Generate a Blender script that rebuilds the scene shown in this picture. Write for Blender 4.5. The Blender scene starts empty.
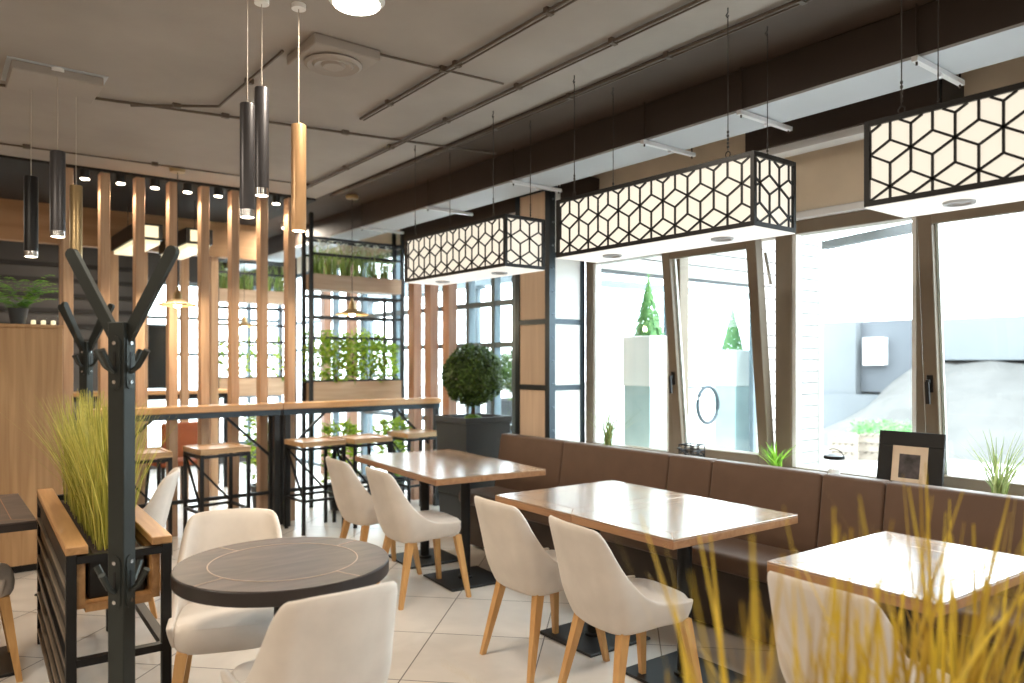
import bpy, bmesh, math, random
from mathutils import Vector, Matrix
random.seed(7)
PI = math.pi
C = bpy.context.scene.collection

# ------------------------------------------------------------------ materials
def new_mat(name):
    m = bpy.data.materials.new(name); m.use_nodes = True
    nt = m.node_tree
    return m, nt, nt.nodes['Principled BSDF'], nt.nodes['Material Output']

def setp(b, **k):
    for n, v in k.items():
        b.inputs[n.replace('_', ' ')].default_value = v

def rgb(r, g, b): 
    f = lambda c: ((c/255+0.055)/1.055)**2.4 if c/255 > 0.04045 else c/255/12.92
    return (f(r), f(g), f(b), 1)

def plain(name, col, rough=.5, metal=0., noise=.12, nscale=6., bump=0., bscale=200., spec=.5, coat=0.):
    m, nt, b, o = new_mat(name)
    setp(b, Roughness=rough, Metallic=metal)
    b.inputs['Specular IOR Level'].default_value = spec
    b.inputs['Coat Weight'].default_value = coat
    tc = nt.nodes.new('ShaderNodeTexCoord')
    n = nt.nodes.new('ShaderNodeTexNoise'); n.inputs['Scale'].default_value = nscale; n.inputs['Detail'].default_value = 5
    nt.links.new(tc.outputs['Object'], n.inputs['Vector'])
    r = nt.nodes.new('ShaderNodeValToRGB')
    r.color_ramp.elements[0].position = .3; r.color_ramp.elements[1].position = .7
    r.color_ramp.elements[0].color = tuple(c*(1-noise) for c in col[:3])+(1,)
    r.color_ramp.elements[1].color = tuple(min(1, c*(1+noise)) for c in col[:3])+(1,)
    nt.links.new(n.outputs['Fac'], r.inputs['Fac']); nt.links.new(r.outputs['Color'], b.inputs['Base Color'])
    if bump:
        n2 = nt.nodes.new('ShaderNodeTexNoise'); n2.inputs['Scale'].default_value = bscale; n2.inputs['Detail'].default_value = 2
        nt.links.new(tc.outputs['Object'], n2.inputs['Vector'])
        bp = nt.nodes.new('ShaderNodeBump'); bp.inputs['Strength'].default_value = bump; bp.inputs['Distance'].default_value = .002
        nt.links.new(n2.outputs['Fac'], bp.inputs['Height']); nt.links.new(bp.outputs['Normal'], b.inputs['Normal'])
    return m

def wood(name, c1, c2, axis='Z', scale=1., rough=.45, plank=0., plank_axis=None, coat=0., spec=.5):
    m, nt, b, o = new_mat(name)
    setp(b, Roughness=rough); b.inputs['Coat Weight'].default_value = coat
    b.inputs['Specular IOR Level'].default_value = spec
    b.inputs['Coat Roughness'].default_value = .2; b.inputs['Coat IOR'].default_value = 1.8 if coat >= 1 else 1.5
    tc = nt.nodes.new('ShaderNodeTexCoord')
    mp = nt.nodes.new('ShaderNodeMapping')
    s = [26*scale]*3; s['XYZ'.index(axis)] = 1.6*scale
    mp.inputs['Scale'].default_value = s
    nt.links.new(tc.outputs['Object'], mp.inputs['Vector'])
    n = nt.nodes.new('ShaderNodeTexNoise'); n.inputs['Scale'].default_value = 1.; n.inputs['Detail'].default_value = 8; n.inputs['Distortion'].default_value = .8
    nt.links.new(mp.outputs['Vector'], n.inputs['Vector'])
    r = nt.nodes.new('ShaderNodeValToRGB')
    r.color_ramp.elements[0].position = .32; r.color_ramp.elements[1].position = .68
    r.color_ramp.elements[0].color = c1; r.color_ramp.elements[1].color = c2
    nt.links.new(n.outputs['Fac'], r.inputs['Fac'])
    col = r.outputs['Color']
    if plank:
        sx = nt.nodes.new('ShaderNodeSeparateXYZ'); nt.links.new(tc.outputs['Object'], sx.inputs[0])
        dv = nt.nodes.new('ShaderNodeMath'); dv.operation = 'DIVIDE'; dv.inputs[1].default_value = plank
        nt.links.new(sx.outputs['XYZ'.index(plank_axis)], dv.inputs[0])
        fl = nt.nodes.new('ShaderNodeMath'); fl.operation = 'FLOOR'; nt.links.new(dv.outputs[0], fl.inputs[0])
        wn = nt.nodes.new('ShaderNodeTexWhiteNoise'); wn.noise_dimensions = '1D'; nt.links.new(fl.outputs[0], wn.inputs['W'])
        mr = nt.nodes.new('ShaderNodeMapRange'); mr.inputs['To Min'].default_value = .78; mr.inputs['To Max'].default_value = 1.18
        nt.links.new(wn.outputs['Value'], mr.inputs['Value'])
        fr = nt.nodes.new('ShaderNodeMath'); fr.operation = 'FRACT'; nt.links.new(dv.outputs[0], fr.inputs[0])
        gt = nt.nodes.new('ShaderNodeMath'); gt.operation = 'GREATER_THAN'; gt.inputs[1].default_value = .025
        nt.links.new(fr.outputs[0], gt.inputs[0])
        mr2 = nt.nodes.new('ShaderNodeMapRange'); mr2.inputs['To Min'].default_value = .55; mr2.inputs['To Max'].default_value = 1.
        nt.links.new(gt.outputs[0], mr2.inputs['Value'])
        mm = nt.nodes.new('ShaderNodeMath'); mm.operation = 'MULTIPLY'; nt.links.new(mr.outputs[0], mm.inputs[0]); nt.links.new(mr2.outputs[0], mm.inputs[1])
        vm = nt.nodes.new('ShaderNodeVectorMath'); vm.operation = 'SCALE'; nt.links.new(col, vm.inputs[0]); nt.links.new(mm.outputs[0], vm.inputs['Scale'])
        col = vm.outputs[0]
    nt.links.new(col, b.inputs['Base Color'])
    bp = nt.nodes.new('ShaderNodeBump'); bp.inputs['Strength'].default_value = .12; bp.inputs['Distance'].default_value = .002
    nt.links.new(n.outputs['Fac'], bp.inputs['Height']); nt.links.new(bp.outputs['Normal'], b.inputs['Normal'])
    return m

def emit(name, col, strength):
    m, nt, b, o = new_mat(name)
    b.inputs['Base Color'].default_value = (.3, .29, .27, 1)
    b.inputs['Emission Color'].default_value = col
    b.inputs['Emission Strength'].default_value = strength
    return m

def glass_mat(name, tint=(.93, .97, .97, 1), refl=1.45):
    m, nt, b, o = new_mat(name)
    nt.nodes.remove(b)
    t = nt.nodes.new('ShaderNodeBsdfTransparent'); t.inputs['Color'].default_value = tint
    g = nt.nodes.new('ShaderNodeBsdfGlossy'); g.inputs['Roughness'].default_value = .01
    f = nt.nodes.new('ShaderNodeFresnel'); f.inputs['IOR'].default_value = refl
    mx = nt.nodes.new('ShaderNodeMixShader')
    gi = nt.nodes.new('ShaderNodeNewGeometry')
    iv = nt.nodes.new('ShaderNodeMath'); iv.operation = 'SUBTRACT'; iv.inputs[0].default_value = 1; nt.links.new(gi.outputs['Backfacing'], iv.inputs[1])
    ml = nt.nodes.new('ShaderNodeMath'); ml.operation = 'MULTIPLY'; nt.links.new(f.outputs[0], ml.inputs[0]); nt.links.new(iv.outputs[0], ml.inputs[1])
    nt.links.new(ml.outputs[0], mx.inputs[0]); nt.links.new(t.outputs[0], mx.inputs[1]); nt.links.new(g.outputs[0], mx.inputs[2])
    nt.links.new(mx.outputs[0], o.inputs['Surface'])
    return m

def leaf_mat(name, c1, c2, trans=.35, rough=.5):
    m, nt, b, o = new_mat(name)
    setp(b, Roughness=rough)
    gi = nt.nodes.new('ShaderNodeNewGeometry')
    r = nt.nodes.new('ShaderNodeValToRGB')
    r.color_ramp.elements[0].color = c1; r.color_ramp.elements[1].color = c2
    nt.links.new(gi.outputs['Random Per Island'], r.inputs['Fac'])
    nt.links.new(r.outputs['Color'], b.inputs['Base Color'])
    tr = nt.nodes.new('ShaderNodeBsdfTranslucent'); nt.links.new(r.outputs['Color'], tr.inputs['Color'])
    mx = nt.nodes.new('ShaderNodeMixShader'); mx.inputs[0].default_value = trans
    nt.links.new(b.outputs[0], mx.inputs[1]); nt.links.new(tr.outputs[0], mx.inputs[2])
    nt.links.new(mx.outputs[0], o.inputs['Surface'])
    return m

def floor_mat():
    m, nt, b, o = new_mat('floor tiles')
    tc = nt.nodes.new('ShaderNodeTexCoord')
    mp = nt.nodes.new('ShaderNodeMapping'); mp.vector_type = 'TEXTURE'
    mp.inputs['Location'].default_value = (2.15, 3.46, 0)
    mp.inputs['Rotation'].default_value = (0, 0, math.radians(44.))
    nt.links.new(tc.outputs['Object'], mp.inputs['Vector'])
    br = nt.nodes.new('ShaderNodeTexBrick'); br.offset = 0; br.squash = 1
    br.inputs['Scale'].default_value = 1; br.inputs['Brick Width'].default_value = .6; br.inputs['Row Height'].default_value = .6
    br.inputs['Mortar Size'].default_value = .0035; br.inputs['Mortar Smooth'].default_value = .2
    br.inputs['Color1'].default_value = rgb(210, 203, 195); br.inputs['Color2'].default_value = rgb(201, 194, 186)
    br.inputs['Mortar'].default_value = rgb(92, 84, 78)
    nt.links.new(mp.outputs['Vector'], br.inputs['Vector'])
    n = nt.nodes.new('ShaderNodeTexNoise'); n.inputs['Scale'].default_value = 2.2; n.inputs['Detail'].default_value = 7; n.inputs['Distortion'].default_value = 1.2
    nt.links.new(tc.outputs['Object'], n.inputs['Vector'])
    mr = nt.nodes.new('ShaderNodeMapRange'); mr.inputs['From Min'].default_value = .3; mr.inputs['From Max'].default_value = .7
    mr.inputs['To Min'].default_value = .86; mr.inputs['To Max'].default_value = 1.08
    nt.links.new(n.outputs['Fac'], mr.inputs['Value'])
    vm = nt.nodes.new('ShaderNodeVectorMath'); vm.operation = 'SCALE'
    nt.links.new(br.outputs['Color'], vm.inputs[0]); nt.links.new(mr.outputs[0], vm.inputs['Scale'])
    nt.links.new(vm.outputs[0], b.inputs['Base Color'])
    setp(b, Roughness=.32)
    bp = nt.nodes.new('ShaderNodeBump'); bp.invert = True; bp.inputs['Strength'].default_value = .4; bp.inputs['Distance'].default_value = .002
    nt.links.new(br.outputs['Fac'], bp.inputs['Height']); nt.links.new(bp.outputs['Normal'], b.inputs['Normal'])
    return m

def fabric(name, col, rough=.85, scale=420, var=.06, sheen=.25):
    m = plain(name, col, rough, 0, var, 9, .35, scale, .25)
    b = m.node_tree.nodes['Principled BSDF']; b.inputs['Sheen Weight'].default_value = sheen
    return m

M = {}
M['floor'] = floor_mat()
M['concrete'] = plain('ceiling concrete', rgb(158, 150, 143), .85, 0, .10, 1.6, .3, 30)
M['ceil_brown'] = plain('dark brown ceiling', rgb(74, 60, 50), .8, 0, .1, 3, .2, 30)
M['ceil_black'] = plain('black painted ceiling', rgb(38, 34, 32), .8, 0, .1, 3)
M['duct_side'] = plain('duct dark brown paint', rgb(58, 47, 41), .6, 0, .06, 3)
M['duct_under'] = plain('duct pale underside', rgb(182, 186, 192), .6, 0, .03, 3)
M['plaster'] = plain('beige plaster', rgb(216, 200, 178), .9, 0, .12, 2.3, .3, 25)
M['wall_warm'] = plain('warm plaster', rgb(170, 155, 140), .9, 0, .06, 2)
M['wall_grey'] = plain('dark grey wall', rgb(82, 78, 76), .85, 0, .1, 2)
M['white'] = plain('white paint', rgb(236, 236, 234), .5, 0, .02, 3)
M['alu'] = plain('white aluminium rail', rgb(225, 226, 228), .35, .2, .03, 3)
M['frame'] = plain('taupe window frame', rgb(118, 104, 86), .5, 0, .08, 5)
M['black'] = plain('black metal', rgb(26, 26, 27), .42, .3, .1, 5)
M['dark'] = plain('charcoal metal', rgb(42, 44, 46), .45, .3, .1, 5)
M['rack'] = plain('rack grey green metal', rgb(54, 58, 56), .4, .55, .12, 5, .1, 120)
M['steel'] = plain('blue grey steel', rgb(105, 118, 126), .4, .3, .06, 4)
M['pillar_steel'] = plain('blackened steel', rgb(62, 70, 76), .4, .75, .06, 5)
M['slat'] = plain('slat edge glint', rgb(150, 136, 120), .38, .6, .08, 5)
M['chrome'] = plain('bright steel', rgb(205, 205, 205), .2, 1., .03, 4)
M['pend'] = plain('anthracite lamp', rgb(72, 70, 72), .38, .5, .06, 4)
M['copper'] = plain('copper lamp', rgb(192, 152, 110), .36, .4, .06, 4)
M['gold'] = plain('brass', rgb(172, 148, 108), .34, .7, .08, 4)
M['conduit'] = plain('taupe conduit', rgb(92, 80, 70), .6)
M['cord'] = plain('pale cord', rgb(170, 160, 148), .6)
M['cord_dark'] = plain('dark cord', rgb(58, 54, 52), .6)
M['ply'] = wood('plywood cladding', rgb(208, 182, 156), rgb(224, 200, 174), 'Z', .7, .55)
M['column'] = wood('oak slat', rgb(176, 142, 114), rgb(200, 168, 138), 'Z', 1., .5)
M['post'] = wood('reddish post', rgb(160, 118, 94), rgb(182, 140, 114), 'Z', 1., .5)
M['partition'] = wood('oak panel', rgb(156, 118, 80), rgb(182, 144, 102), 'Z', .8, .5)
M['bulk'] = wood('bulkhead wood', rgb(166, 128, 92), rgb(186, 148, 112), 'X', .5, .55)
M['bar'] = wood('bar oak', rgb(186, 140, 92), rgb(214, 170, 120), 'X', .9, .3, coat=.3)
M['bar_seat'] = wood('stool oak', rgb(166, 130, 92), rgb(200, 164, 122), 'X', .9, .35, coat=.15)
M['shelf_box'] = wood('shelf timber', rgb(172, 146, 122), rgb(192, 168, 144), 'X', .8, .5)
M['table'] = wood('table oak', rgb(150, 120, 96), rgb(186, 156, 128), 'Y', .7, .26, .105, 'X', coat=1.)
M['edge'] = wood('table edge', rgb(138, 96, 62), rgb(166, 122, 84), 'Y', 1., .4)
M['leg'] = wood('beech leg', rgb(190, 142, 86), rgb(214, 168, 110), 'Z', 1., .4)
M['planter_wood'] = wood('planter wood', rgb(150, 108, 66), rgb(184, 140, 92), 'Y', .9, .42)
M['fabric'] = fabric('cream fabric', rgb(212, 203, 194))
M['sofa'] = fabric('brown leather', rgb(98, 76, 62), .5, 260, .07, .1)
M['sofa_base'] = plain('sofa plinth', rgb(62, 50, 42), .6)
M['pot'] = plain('anthracite planter', rgb(48, 52, 56), .5, 0, .06, 4)
M['soil'] = plain('soil', rgb(48, 36, 28), .95, 0, .3, 40)
M['bark'] = plain('bark', rgb(92, 70, 50), .9, 0, .25, 40)
M['moss'] = leaf_mat('moss', rgb(70, 110, 30), rgb(110, 150, 50), .2)
M['topiary'] = leaf_mat('boxwood', rgb(38, 62, 24), rgb(92, 124, 52), .25)
M['cone'] = leaf_mat('conifer', rgb(80, 140, 80), rgb(130, 180, 110), .3)
M['leaf'] = leaf_mat('leaf', rgb(84, 130, 36), rgb(176, 200, 66), .45)
M['leaf_dk'] = leaf_mat('dark leaf', rgb(130, 160, 80), rgb(190, 205, 130), .4)
M['fern'] = leaf_mat('fern', rgb(84, 160, 44), rgb(160, 210, 80), .4)
M['succ'] = leaf_mat('bright leaf', rgb(110, 170, 40), rgb(170, 215, 80), .45)
M['grass'] = leaf_mat('dry grass', rgb(132, 136, 44), rgb(216, 204, 108), .35)
M['grass2'] = leaf_mat('yellow grass', rgb(158, 122, 40), rgb(218, 186, 62), .4)
M['sillgrass'] = leaf_mat('pale grass', rgb(110, 130, 70), rgb(180, 185, 120), .4)
M['bloom'] = leaf_mat('white bloom', rgb(220, 220, 205), rgb(240, 240, 230), .4)
M['glass'] = glass_mat('window glass')
M['glass_jar'] = glass_mat('jar glass', (.95, .95, .95, 1), 1.3)
M['lamp_panel'] = emit('lantern acrylic', (1, .90, .74, 1), .50)
M['lamp_under'] = emit('lantern underside acrylic', (1, .95, .86, 1), .5)
M['bulb'] = emit('lamp diffuser', (1, .86, .66, 1), 14.)
M['bulb_big'] = emit('ceiling lamp diffuser', (1, .92, .82, 1), 8.)
M['lantern_far'] = emit('warm lantern panel', (1, .84, .5, 1), .7)
M['mat_board'] = plain('cream mat board', rgb(226, 206, 182), .8)
M['print'] = plain('dark photograph', rgb(70, 64, 66), .4, 0, .7, 24)
M['siding'] = plain('white siding', rgb(150, 148, 145), .7, 0, .03, 3)
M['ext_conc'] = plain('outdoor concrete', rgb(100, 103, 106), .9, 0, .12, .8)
M['ext_dark'] = plain('dark outdoor concrete', rgb(84, 87, 92), .9, 0, .12, .8)  # darker grey concrete of the abutment wall
M['ext_rock'] = plain('rubble slope', rgb(84, 82, 80), .95, 0, .2, 1.5)
M['paving'] = plain('pale paving', rgb(190, 188, 184), .9, 0, .06, 1.)
M['teal'] = plain('teal pedestal', rgb(172, 192, 194), .6, 0, .1, 3)
M['pallet'] = plain('grey pallet timber', rgb(150, 138, 126), .8, 0, .2, 6)
M['chairfar'] = plain('rust fabric', rgb(150, 82, 50), .8)
def stone_mat():
    m, nt, b, o = new_mat('dark stone top')
    setp(b, Roughness=.46); b.inputs['Coat Weight'].default_value = .1; b.inputs['Coat Roughness'].default_value = .35
    tc = nt.nodes.new('ShaderNodeTexCoord')
    mp = nt.nodes.new('ShaderNodeMapping'); mp.inputs['Scale'].default_value = (3, 14, 14); mp.inputs['Rotation'].default_value = (0, 0, .7)
    nt.links.new(tc.outputs['Object'], mp.inputs['Vector'])
    n = nt.nodes.new('ShaderNodeTexNoise'); n.inputs['Scale'].default_value = 1.6; n.inputs['Detail'].default_value = 9; n.inputs['Distortion'].default_value = 1.
    nt.links.new(mp.outputs['Vector'], n.inputs['Vector'])
    r = nt.nodes.new('ShaderNodeValToRGB'); r.color_ramp.elements[0].position = .35; r.color_ramp.elements[1].position = .75
    r.color_ramp.elements[0].color = rgb(58, 48, 45); r.color_ramp.elements[1].color = rgb(90, 76, 71)
    nt.links.new(n.outputs['Fac'], r.inputs['Fac']); nt.links.new(r.outputs['Color'], b.inputs['Base Color'])
    return m
M['stone'] = stone_mat()
M['inlay'] = plain('pale inlay line', rgb(170, 148, 132), .4)
M['stone_edge'] = plain('dark table rim', rgb(40, 33, 31), .4, 0, .15, 12)

# ------------------------------------------------------------------ mesh builder
class MB:
    def __init__(s): s.bm = bmesh.new()
    def add(s, verts, faces, smooth=False):
        vs = [s.bm.verts.new(v) for v in verts]
        for f in faces:
            try:
                fc = s.bm.faces.new([vs[i] for i in f]); fc.smooth = smooth
            except ValueError: pass
        return s
    def box(s, x0, x1, y0, y1, z0, z1, bev=0, seg=1, mat=None):
        c = Vector(((x0+x1)/2, (y0+y1)/2, (z0+z1)/2))
        mt = Matrix.Translation(c) @ Matrix.Diagonal((abs(x1-x0), abs(y1-y0), abs(z1-z0), 1))
        if mat is not None: mt = mat @ mt
        return s._cube(mt, bev, seg)
    def _cube(s, mt, bev, seg):
        t = bmesh.new()
        bmesh.ops.create_cube(t, size=1, matrix=mt)
        if bev:
            bmesh.ops.bevel(t, geom=t.edges[:], offset=bev, segments=seg, profile=.5, affect='EDGES')
        t.verts.index_update()
        s.add([v.co.copy() for v in t.verts], [[v.index for v in f.verts] for f in t.faces], seg > 1)
        t.free(); return s
    def bar(s, p0, p1, w, h=None, up=(0, 0, 1), bev=0):
        p0 = Vector(p0); p1 = Vector(p1); d = p1-p0; L = d.length; d.normalize()
        h = h or w; u = Vector(up)
        if abs(d.dot(u)) > .98: u = Vector((1, 0, 0))
        x = d.cross(u).normalized(); y = x.cross(d).normalized()
        mt = Matrix((x*w, y*h, d*L)).transposed().to_4x4(); mt.translation = (p0+p1)/2
        return s._cube(mt, bev, 1)
    def taper(s, p0, p1, w0, w1):
        p0 = Vector(p0); p1 = Vector(p1); v = []
        for p, w in ((p0, w0/2), (p1, w1/2)):
            v += [p+Vector((a*w, b*w, 0)) for a, b in ((-1, -1), (1, -1), (1, 1), (-1, 1))]
        return s.add(v, [(3, 2, 1, 0), (4, 5, 6, 7)]+[(i, (i+1) % 4, (i+1) % 4+4, i+4) for i in range(4)])
    def tube(s, pts, r, n=8, cap=True, closed=False):
        pts = [Vector(p) for p in pts]; rs = r if isinstance(r, (list, tuple)) else [r]*len(pts)
        v = []; f = []; N = len(pts)
        for i, p in enumerate(pts):
            a = pts[(i-1) % N] if (i or closed) else p; b_ = pts[(i+1) % N] if (i < N-1 or closed) else p
            d = (b_-a).normalized(); u = Vector((0, 0, 1)) if abs(d.z) < .9 else Vector((1, 0, 0))
            x = d.cross(u).normalized(); y = x.cross(d)
            v += [p+(x*math.cos(2*PI*k/n)+y*math.sin(2*PI*k/n))*rs[i] for k in range(n)]
        for i in range(N if closed else N-1):
            j = (i+1) % N
            f += [(i*n+k, i*n+(k+1) % n, j*n+(k+1) % n, j*n+k) for k in range(n)]
        if cap and not closed: f += [tuple(range(n))[::-1], tuple((N-1)*n+k for k in range(n))]
        return s.add(v, f, True)
    def lathe(s, prof, c=(0, 0, 0), n=28, cap=True):
        v = []; f = []; c = Vector(c)
        for r, z in prof:
            v += [c+Vector((r*math.cos(2*PI*k/n), r*math.sin(2*PI*k/n), z)) for k in range(n)]
        for i in range(len(prof)-1):
            f += [(i*n+k, i*n+(k+1) % n, (i+1)*n+(k+1) % n, (i+1)*n+k) for k in range(n)]
        if cap: f += [tuple(range(n))[::-1], tuple((len(prof)-1)*n+k for k in range(n))]
        return s.add(v, f, True)
    def build(s, name, mat, parent=None, loc=None, rot=None, fix=True):
        if fix: bmesh.ops.recalc_face_normals(s.bm, faces=s.bm.faces[:])
        me = bpy.data.meshes.new(name); sm = any(f.smooth for f in s.bm.faces); s.bm.to_mesh(me); s.bm.free()
        if sm and fix: me.set_sharp_from_angle(angle=math.radians(42))
        me.materials.append(M[mat] if isinstance(mat, str) else mat)
        o = bpy.data.objects.new(name, me); C.objects.link(o)
        if parent is not None: o.parent = parent
        if loc is not None: o.location = loc
        if rot is not None: o.rotation_euler = rot
        return o

def autosmooth(o, ang=35):
    for p in o.data.polygons: p.use_smooth = True
    o.data.set_sharp_from_angle(angle=math.radians(ang)) if hasattr(o.data, 'set_sharp_from_angle') else None
    return o
def tag(o, label, cat, group=None, kind=None):
    o['label'] = label; o['category'] = cat
    if group: o['group'] = group
    if kind: o['kind'] = kind
    return o
def thing(name, label, cat, loc=(0, 0, 0), rz=0, group=None):
    o = bpy.data.objects.new(name, None); C.objects.link(o); o.empty_display_size = .1
    o.location = loc; o.rotation_euler = (0, 0, rz)
    return tag(o, label, cat, group)
def struct(o):
    o['kind'] = 'structure'; return o
def sempty(name, loc=(0, 0, 0)):
    o = bpy.data.objects.new(name, None); C.objects.link(o); o.location = loc; o['kind'] = 'structure'; return o
kids = {}
def dup(root, loc, rz, label, group=None):
    def cp(o, par):
        c = o.copy(); C.objects.link(c)
        if par is not None: c.parent = par
        for ch in list(o.children): cp(ch, c)
        return c
    r = cp(root, None); r.location = loc; r.rotation_euler = (0, 0, rz); r['label'] = label
    if group: r['group'] = group
    return r
def one(mb, name, mat, label, cat, group=None, loc=None, rot=None):
    return tag(mb.build(name, mat, None, loc, rot), label, cat, group)

CEIL = 2.97
XW = 4.2
# ================================================================== SETTING
struct(MB().box(-4, 4.35, -2.6, 11.1, -.1, 0).build('floor', 'floor'))
struct(MB().box(-4, 2.87, -2.6, 6.66, CEIL, CEIL+.15).build('ceiling', 'concrete'))
struct(MB().box(2.87, 4.35, -2.6, 11.1, CEIL, CEIL+.15).build('ceiling_edge', 'ceil_brown'))  # dark brown ceiling strip between the grey ceiling and the window wall
struct(MB().box(-4, 2.87, 6.66, 11.1, CEIL-.02, CEIL+.15).build('ceiling_rear', 'ceil_black'))
struct(MB().box(-4.15, -4, -2.6, 11.1, 0, 3.1).build('wall_left', 'wall_warm'))
struct(MB().box(-4.15, 4.35, -2.75, -2.6, 0, 3.1).build('wall_near', 'wall_warm'))
# window wall: below sill, above head, at the near end
w = MB()
w.box(XW, XW+.12, -2.6, 4.44, 0, .745)
w.box(XW, XW+.12, -2.6, 4.44, 2.37, CEIL)
w.box(XW, XW+.12, -2.6, -1.9, .745, 2.37)
w.box(XW, XW+.12, 4.87, 11.1, 2.72, CEIL)
struct(w.build('wall_right', 'plaster'))
struct(MB().box(3.83, XW+.16, -2.0, 4.44, .735, .762, .006).build('trim_1', 'white'))            # window sill
struct(MB().box(XW-.03, XW+.05, -2.0, 4.44, 2.315, 2.365, .008).build('trim_2', 'alu'))             # white rail over the windows
# back wall with a dark half and an opening
w = MB()
w.box(-4, 2.2, 11.0, 11.12, 0, CEIL); w.box(2.2, XW, 11.0, 11.12, 2.55, CEIL); w.box(2.2, XW, 11.0, 11.12, 0, .25)
struct(w.build('wall_back', 'wall_grey'))
# wood-clad bulkhead beyond the slat screen
struct(MB().box(-4, 3.0, 8.33, 8.45, 2.58, CEIL-.02).build('wall_bulkhead', 'bulk'))
w = MB()
for i in range(7): w.box(-4, 2.2, 10.96, 11.0, 1.5+i*.19, 1.5+i*.19+.05)
struct(w.build('trim_3', 'ceil_black'))

# ---- main window band
win = sempty('window_1', (XW, 0, 0))
def rel(mb, name, mat, par=win, **k): return mb.build(name, mat, par, **k)
f = MB()
MULL = [(4.36, 4.44), (3.475, 3.58), (2.61, 2.72), (1.79, 1.87), (.86, .95), (-.1, 0), (-1.0, -.9), (-1.9, -1.8)]
for a, b in MULL: f.box(0, .10, a, b, .77, 2.24, .004)
f.box(0, .10, -1.9, 4.44, 2.235, 2.315, .004); f.box(0, .10, -1.9, 4.44, .762, .81, .004)
rel(f, 'window_frame', 'frame')
for a, b in ((3.58, 4.36), (1.87, 2.61), (0, .86), (-.9, -.1), (-1.8, -1.0)):
    rel(MB().box(.045, .051, a, b, .81, 2.235), 'pane', 'glass')
    rel(MB().box(.014, .07, a, a+.026, .81, 2.235).box(.014, .07, b-.026, b, .81, 2.235), 'glazing_bead', 'white')  # wide white bead paints in the daylit side of the mullions
def sash(y0, y1, tilt):
    s = MB(); W = .07; H = 1.43
    s.box(-.06, .015, y0, y0+W, 0, H, .004); s.box(-.06, .015, y1-W, y1, 0, H, .004)
    s.box(-.06, .015, y0+W, y1-W, 0, W, .004); s.box(-.06, .015, y0+W, y1-W, H-W, H, .004)
    o = rel(s, 'tilted_sash', 'frame', loc=(0, 0, .805), rot=(0, -tilt, 0))
    MB().box(-.025, -.019, y0+W, y1-W, W, H-W).build('pane', 'glass', o)
    MB().box(-.018, -.003, y0+W, y0+W+.014, W, H-W).box(-.018, -.003, y1-W-.014, y1-W, W, H-W).build('glazing_bead', 'white', o)
    h = MB(); h.box(-.068, -.058, y1-.05, y1-.02, .50, .59, .003); h.bar((-.075, y1-.035, .56), (-.095, y1-.035, .56), .016)
    h.bar((-.095, y1-.035, .56), (-.1, y1-.038, .445), .018, .014)
    h.build('handle', 'black', o)
    MB().bar((.02, y0-.012, H-.1), (.06, y0-.012, H-.3), .016, .01).build('tilt_stay', 'chrome', o)
sash(2.725, 3.47, math.radians(5.9)); sash(.955, 1.785, math.radians(5.0))

# ---- windows beyond the pillar
win2 = sempty('window_2', (XW, 0, 0))
f = MB()
ys2 = [4.9, 5.38, 5.70, 6.12, 6.5, 6.85, 7.6, 8.4, 9.2, 10.0, 10.9]
for y in ys2: f.box(.0, .08, y-.03, y+.03, 0, 2.72, .004)
for z in (.05, .85, 1.61, 2.0, 2.68): f.box(.01, .07, 4.9, 10.9, z-.025, z+.025)
f.build('window_frame', 'steel', win2)
MB().box(.035, .041, 4.9, 10.9, .05, 2.7).build('pane', 'glass', win2)
win3 = sempty('window_3', (0, 11.0, 0))
f = MB()
for x in (2.22, 2.72, 3.22, 3.72, 4.18): f.box(x-.025, x+.025, 0, .07, .25, 2.55)
for z in (.28, .95, 1.55, 2.05, 2.52): f.box(2.2, 4.2, .01, .06, z-.022, z+.022)
f.build('window_frame', 'steel', win3)
MB().box(2.2, 4.2, .03, .036, .25, 2.55).build('pane', 'glass', win3)

# ---- pillar clad in plywood and black steel
pil = sempty('pillar', (0, 0, 0)); pil['label'] = 'square pillar clad in plywood panels framed with black steel'; pil['category'] = 'pillar'
X0, X1, Y0, Y1 = 3.82, 4.2, 4.44, 4.87
MB().box(X0+.02, X1, Y0+.02, Y1-.02, 0, CEIL).build('core', 'ply', pil)
zs = [.04, .73, 1.25, 1.77, 2.29, 2.81, CEIL]
for i in range(6):
    MB().box(X0+.008, X0+.03, Y0+.05, Y1-.05, zs[i]+.02, zs[i+1]-.02, .003).build('plywood_panel', 'ply', pil)
    MB().box(X0+.06, X1-.04, Y0+.008, Y0+.03, zs[i]+.02, zs[i+1]-.02, .003).build('daylit_panel', 'white', pil)  # plywood face by the window, its daylight painted in as plain white
f = MB()
f.box(X0, X0+.06, Y0, Y0+.006, 0, CEIL); f.box(X0, X0+.006, Y0+.006, Y0+.055, 0, CEIL)
f.box(X0, X0+.02, Y1-.05, Y1, 0, CEIL); f.box(X1-.05, X1-.001, Y0, Y0+.02, 0, CEIL)
for z in zs[:-1]:
    f.box(X0+.002, X0+.02, Y0+.05, Y1-.05, z-.02, z+.02); f.box(X0+.06, X1-.05, Y0+.002, Y0+.02, z-.02, z+.02)
f.build('steel_frame', 'pillar_steel', pil)
f = MB()
for i in range(16):
    z = .2+i*.18; f.lathe([(.001, .008), (.006, .006), (.009, 0)], (0, 0, 0), 8)
    for v in list(f.bm.verts)[-24:]:
        c = v.co.copy(); v.co = Vector((X0+.035+c.x, Y0-c.z, z+c.y))
f.build('rivets', 'steel', pil)

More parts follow.
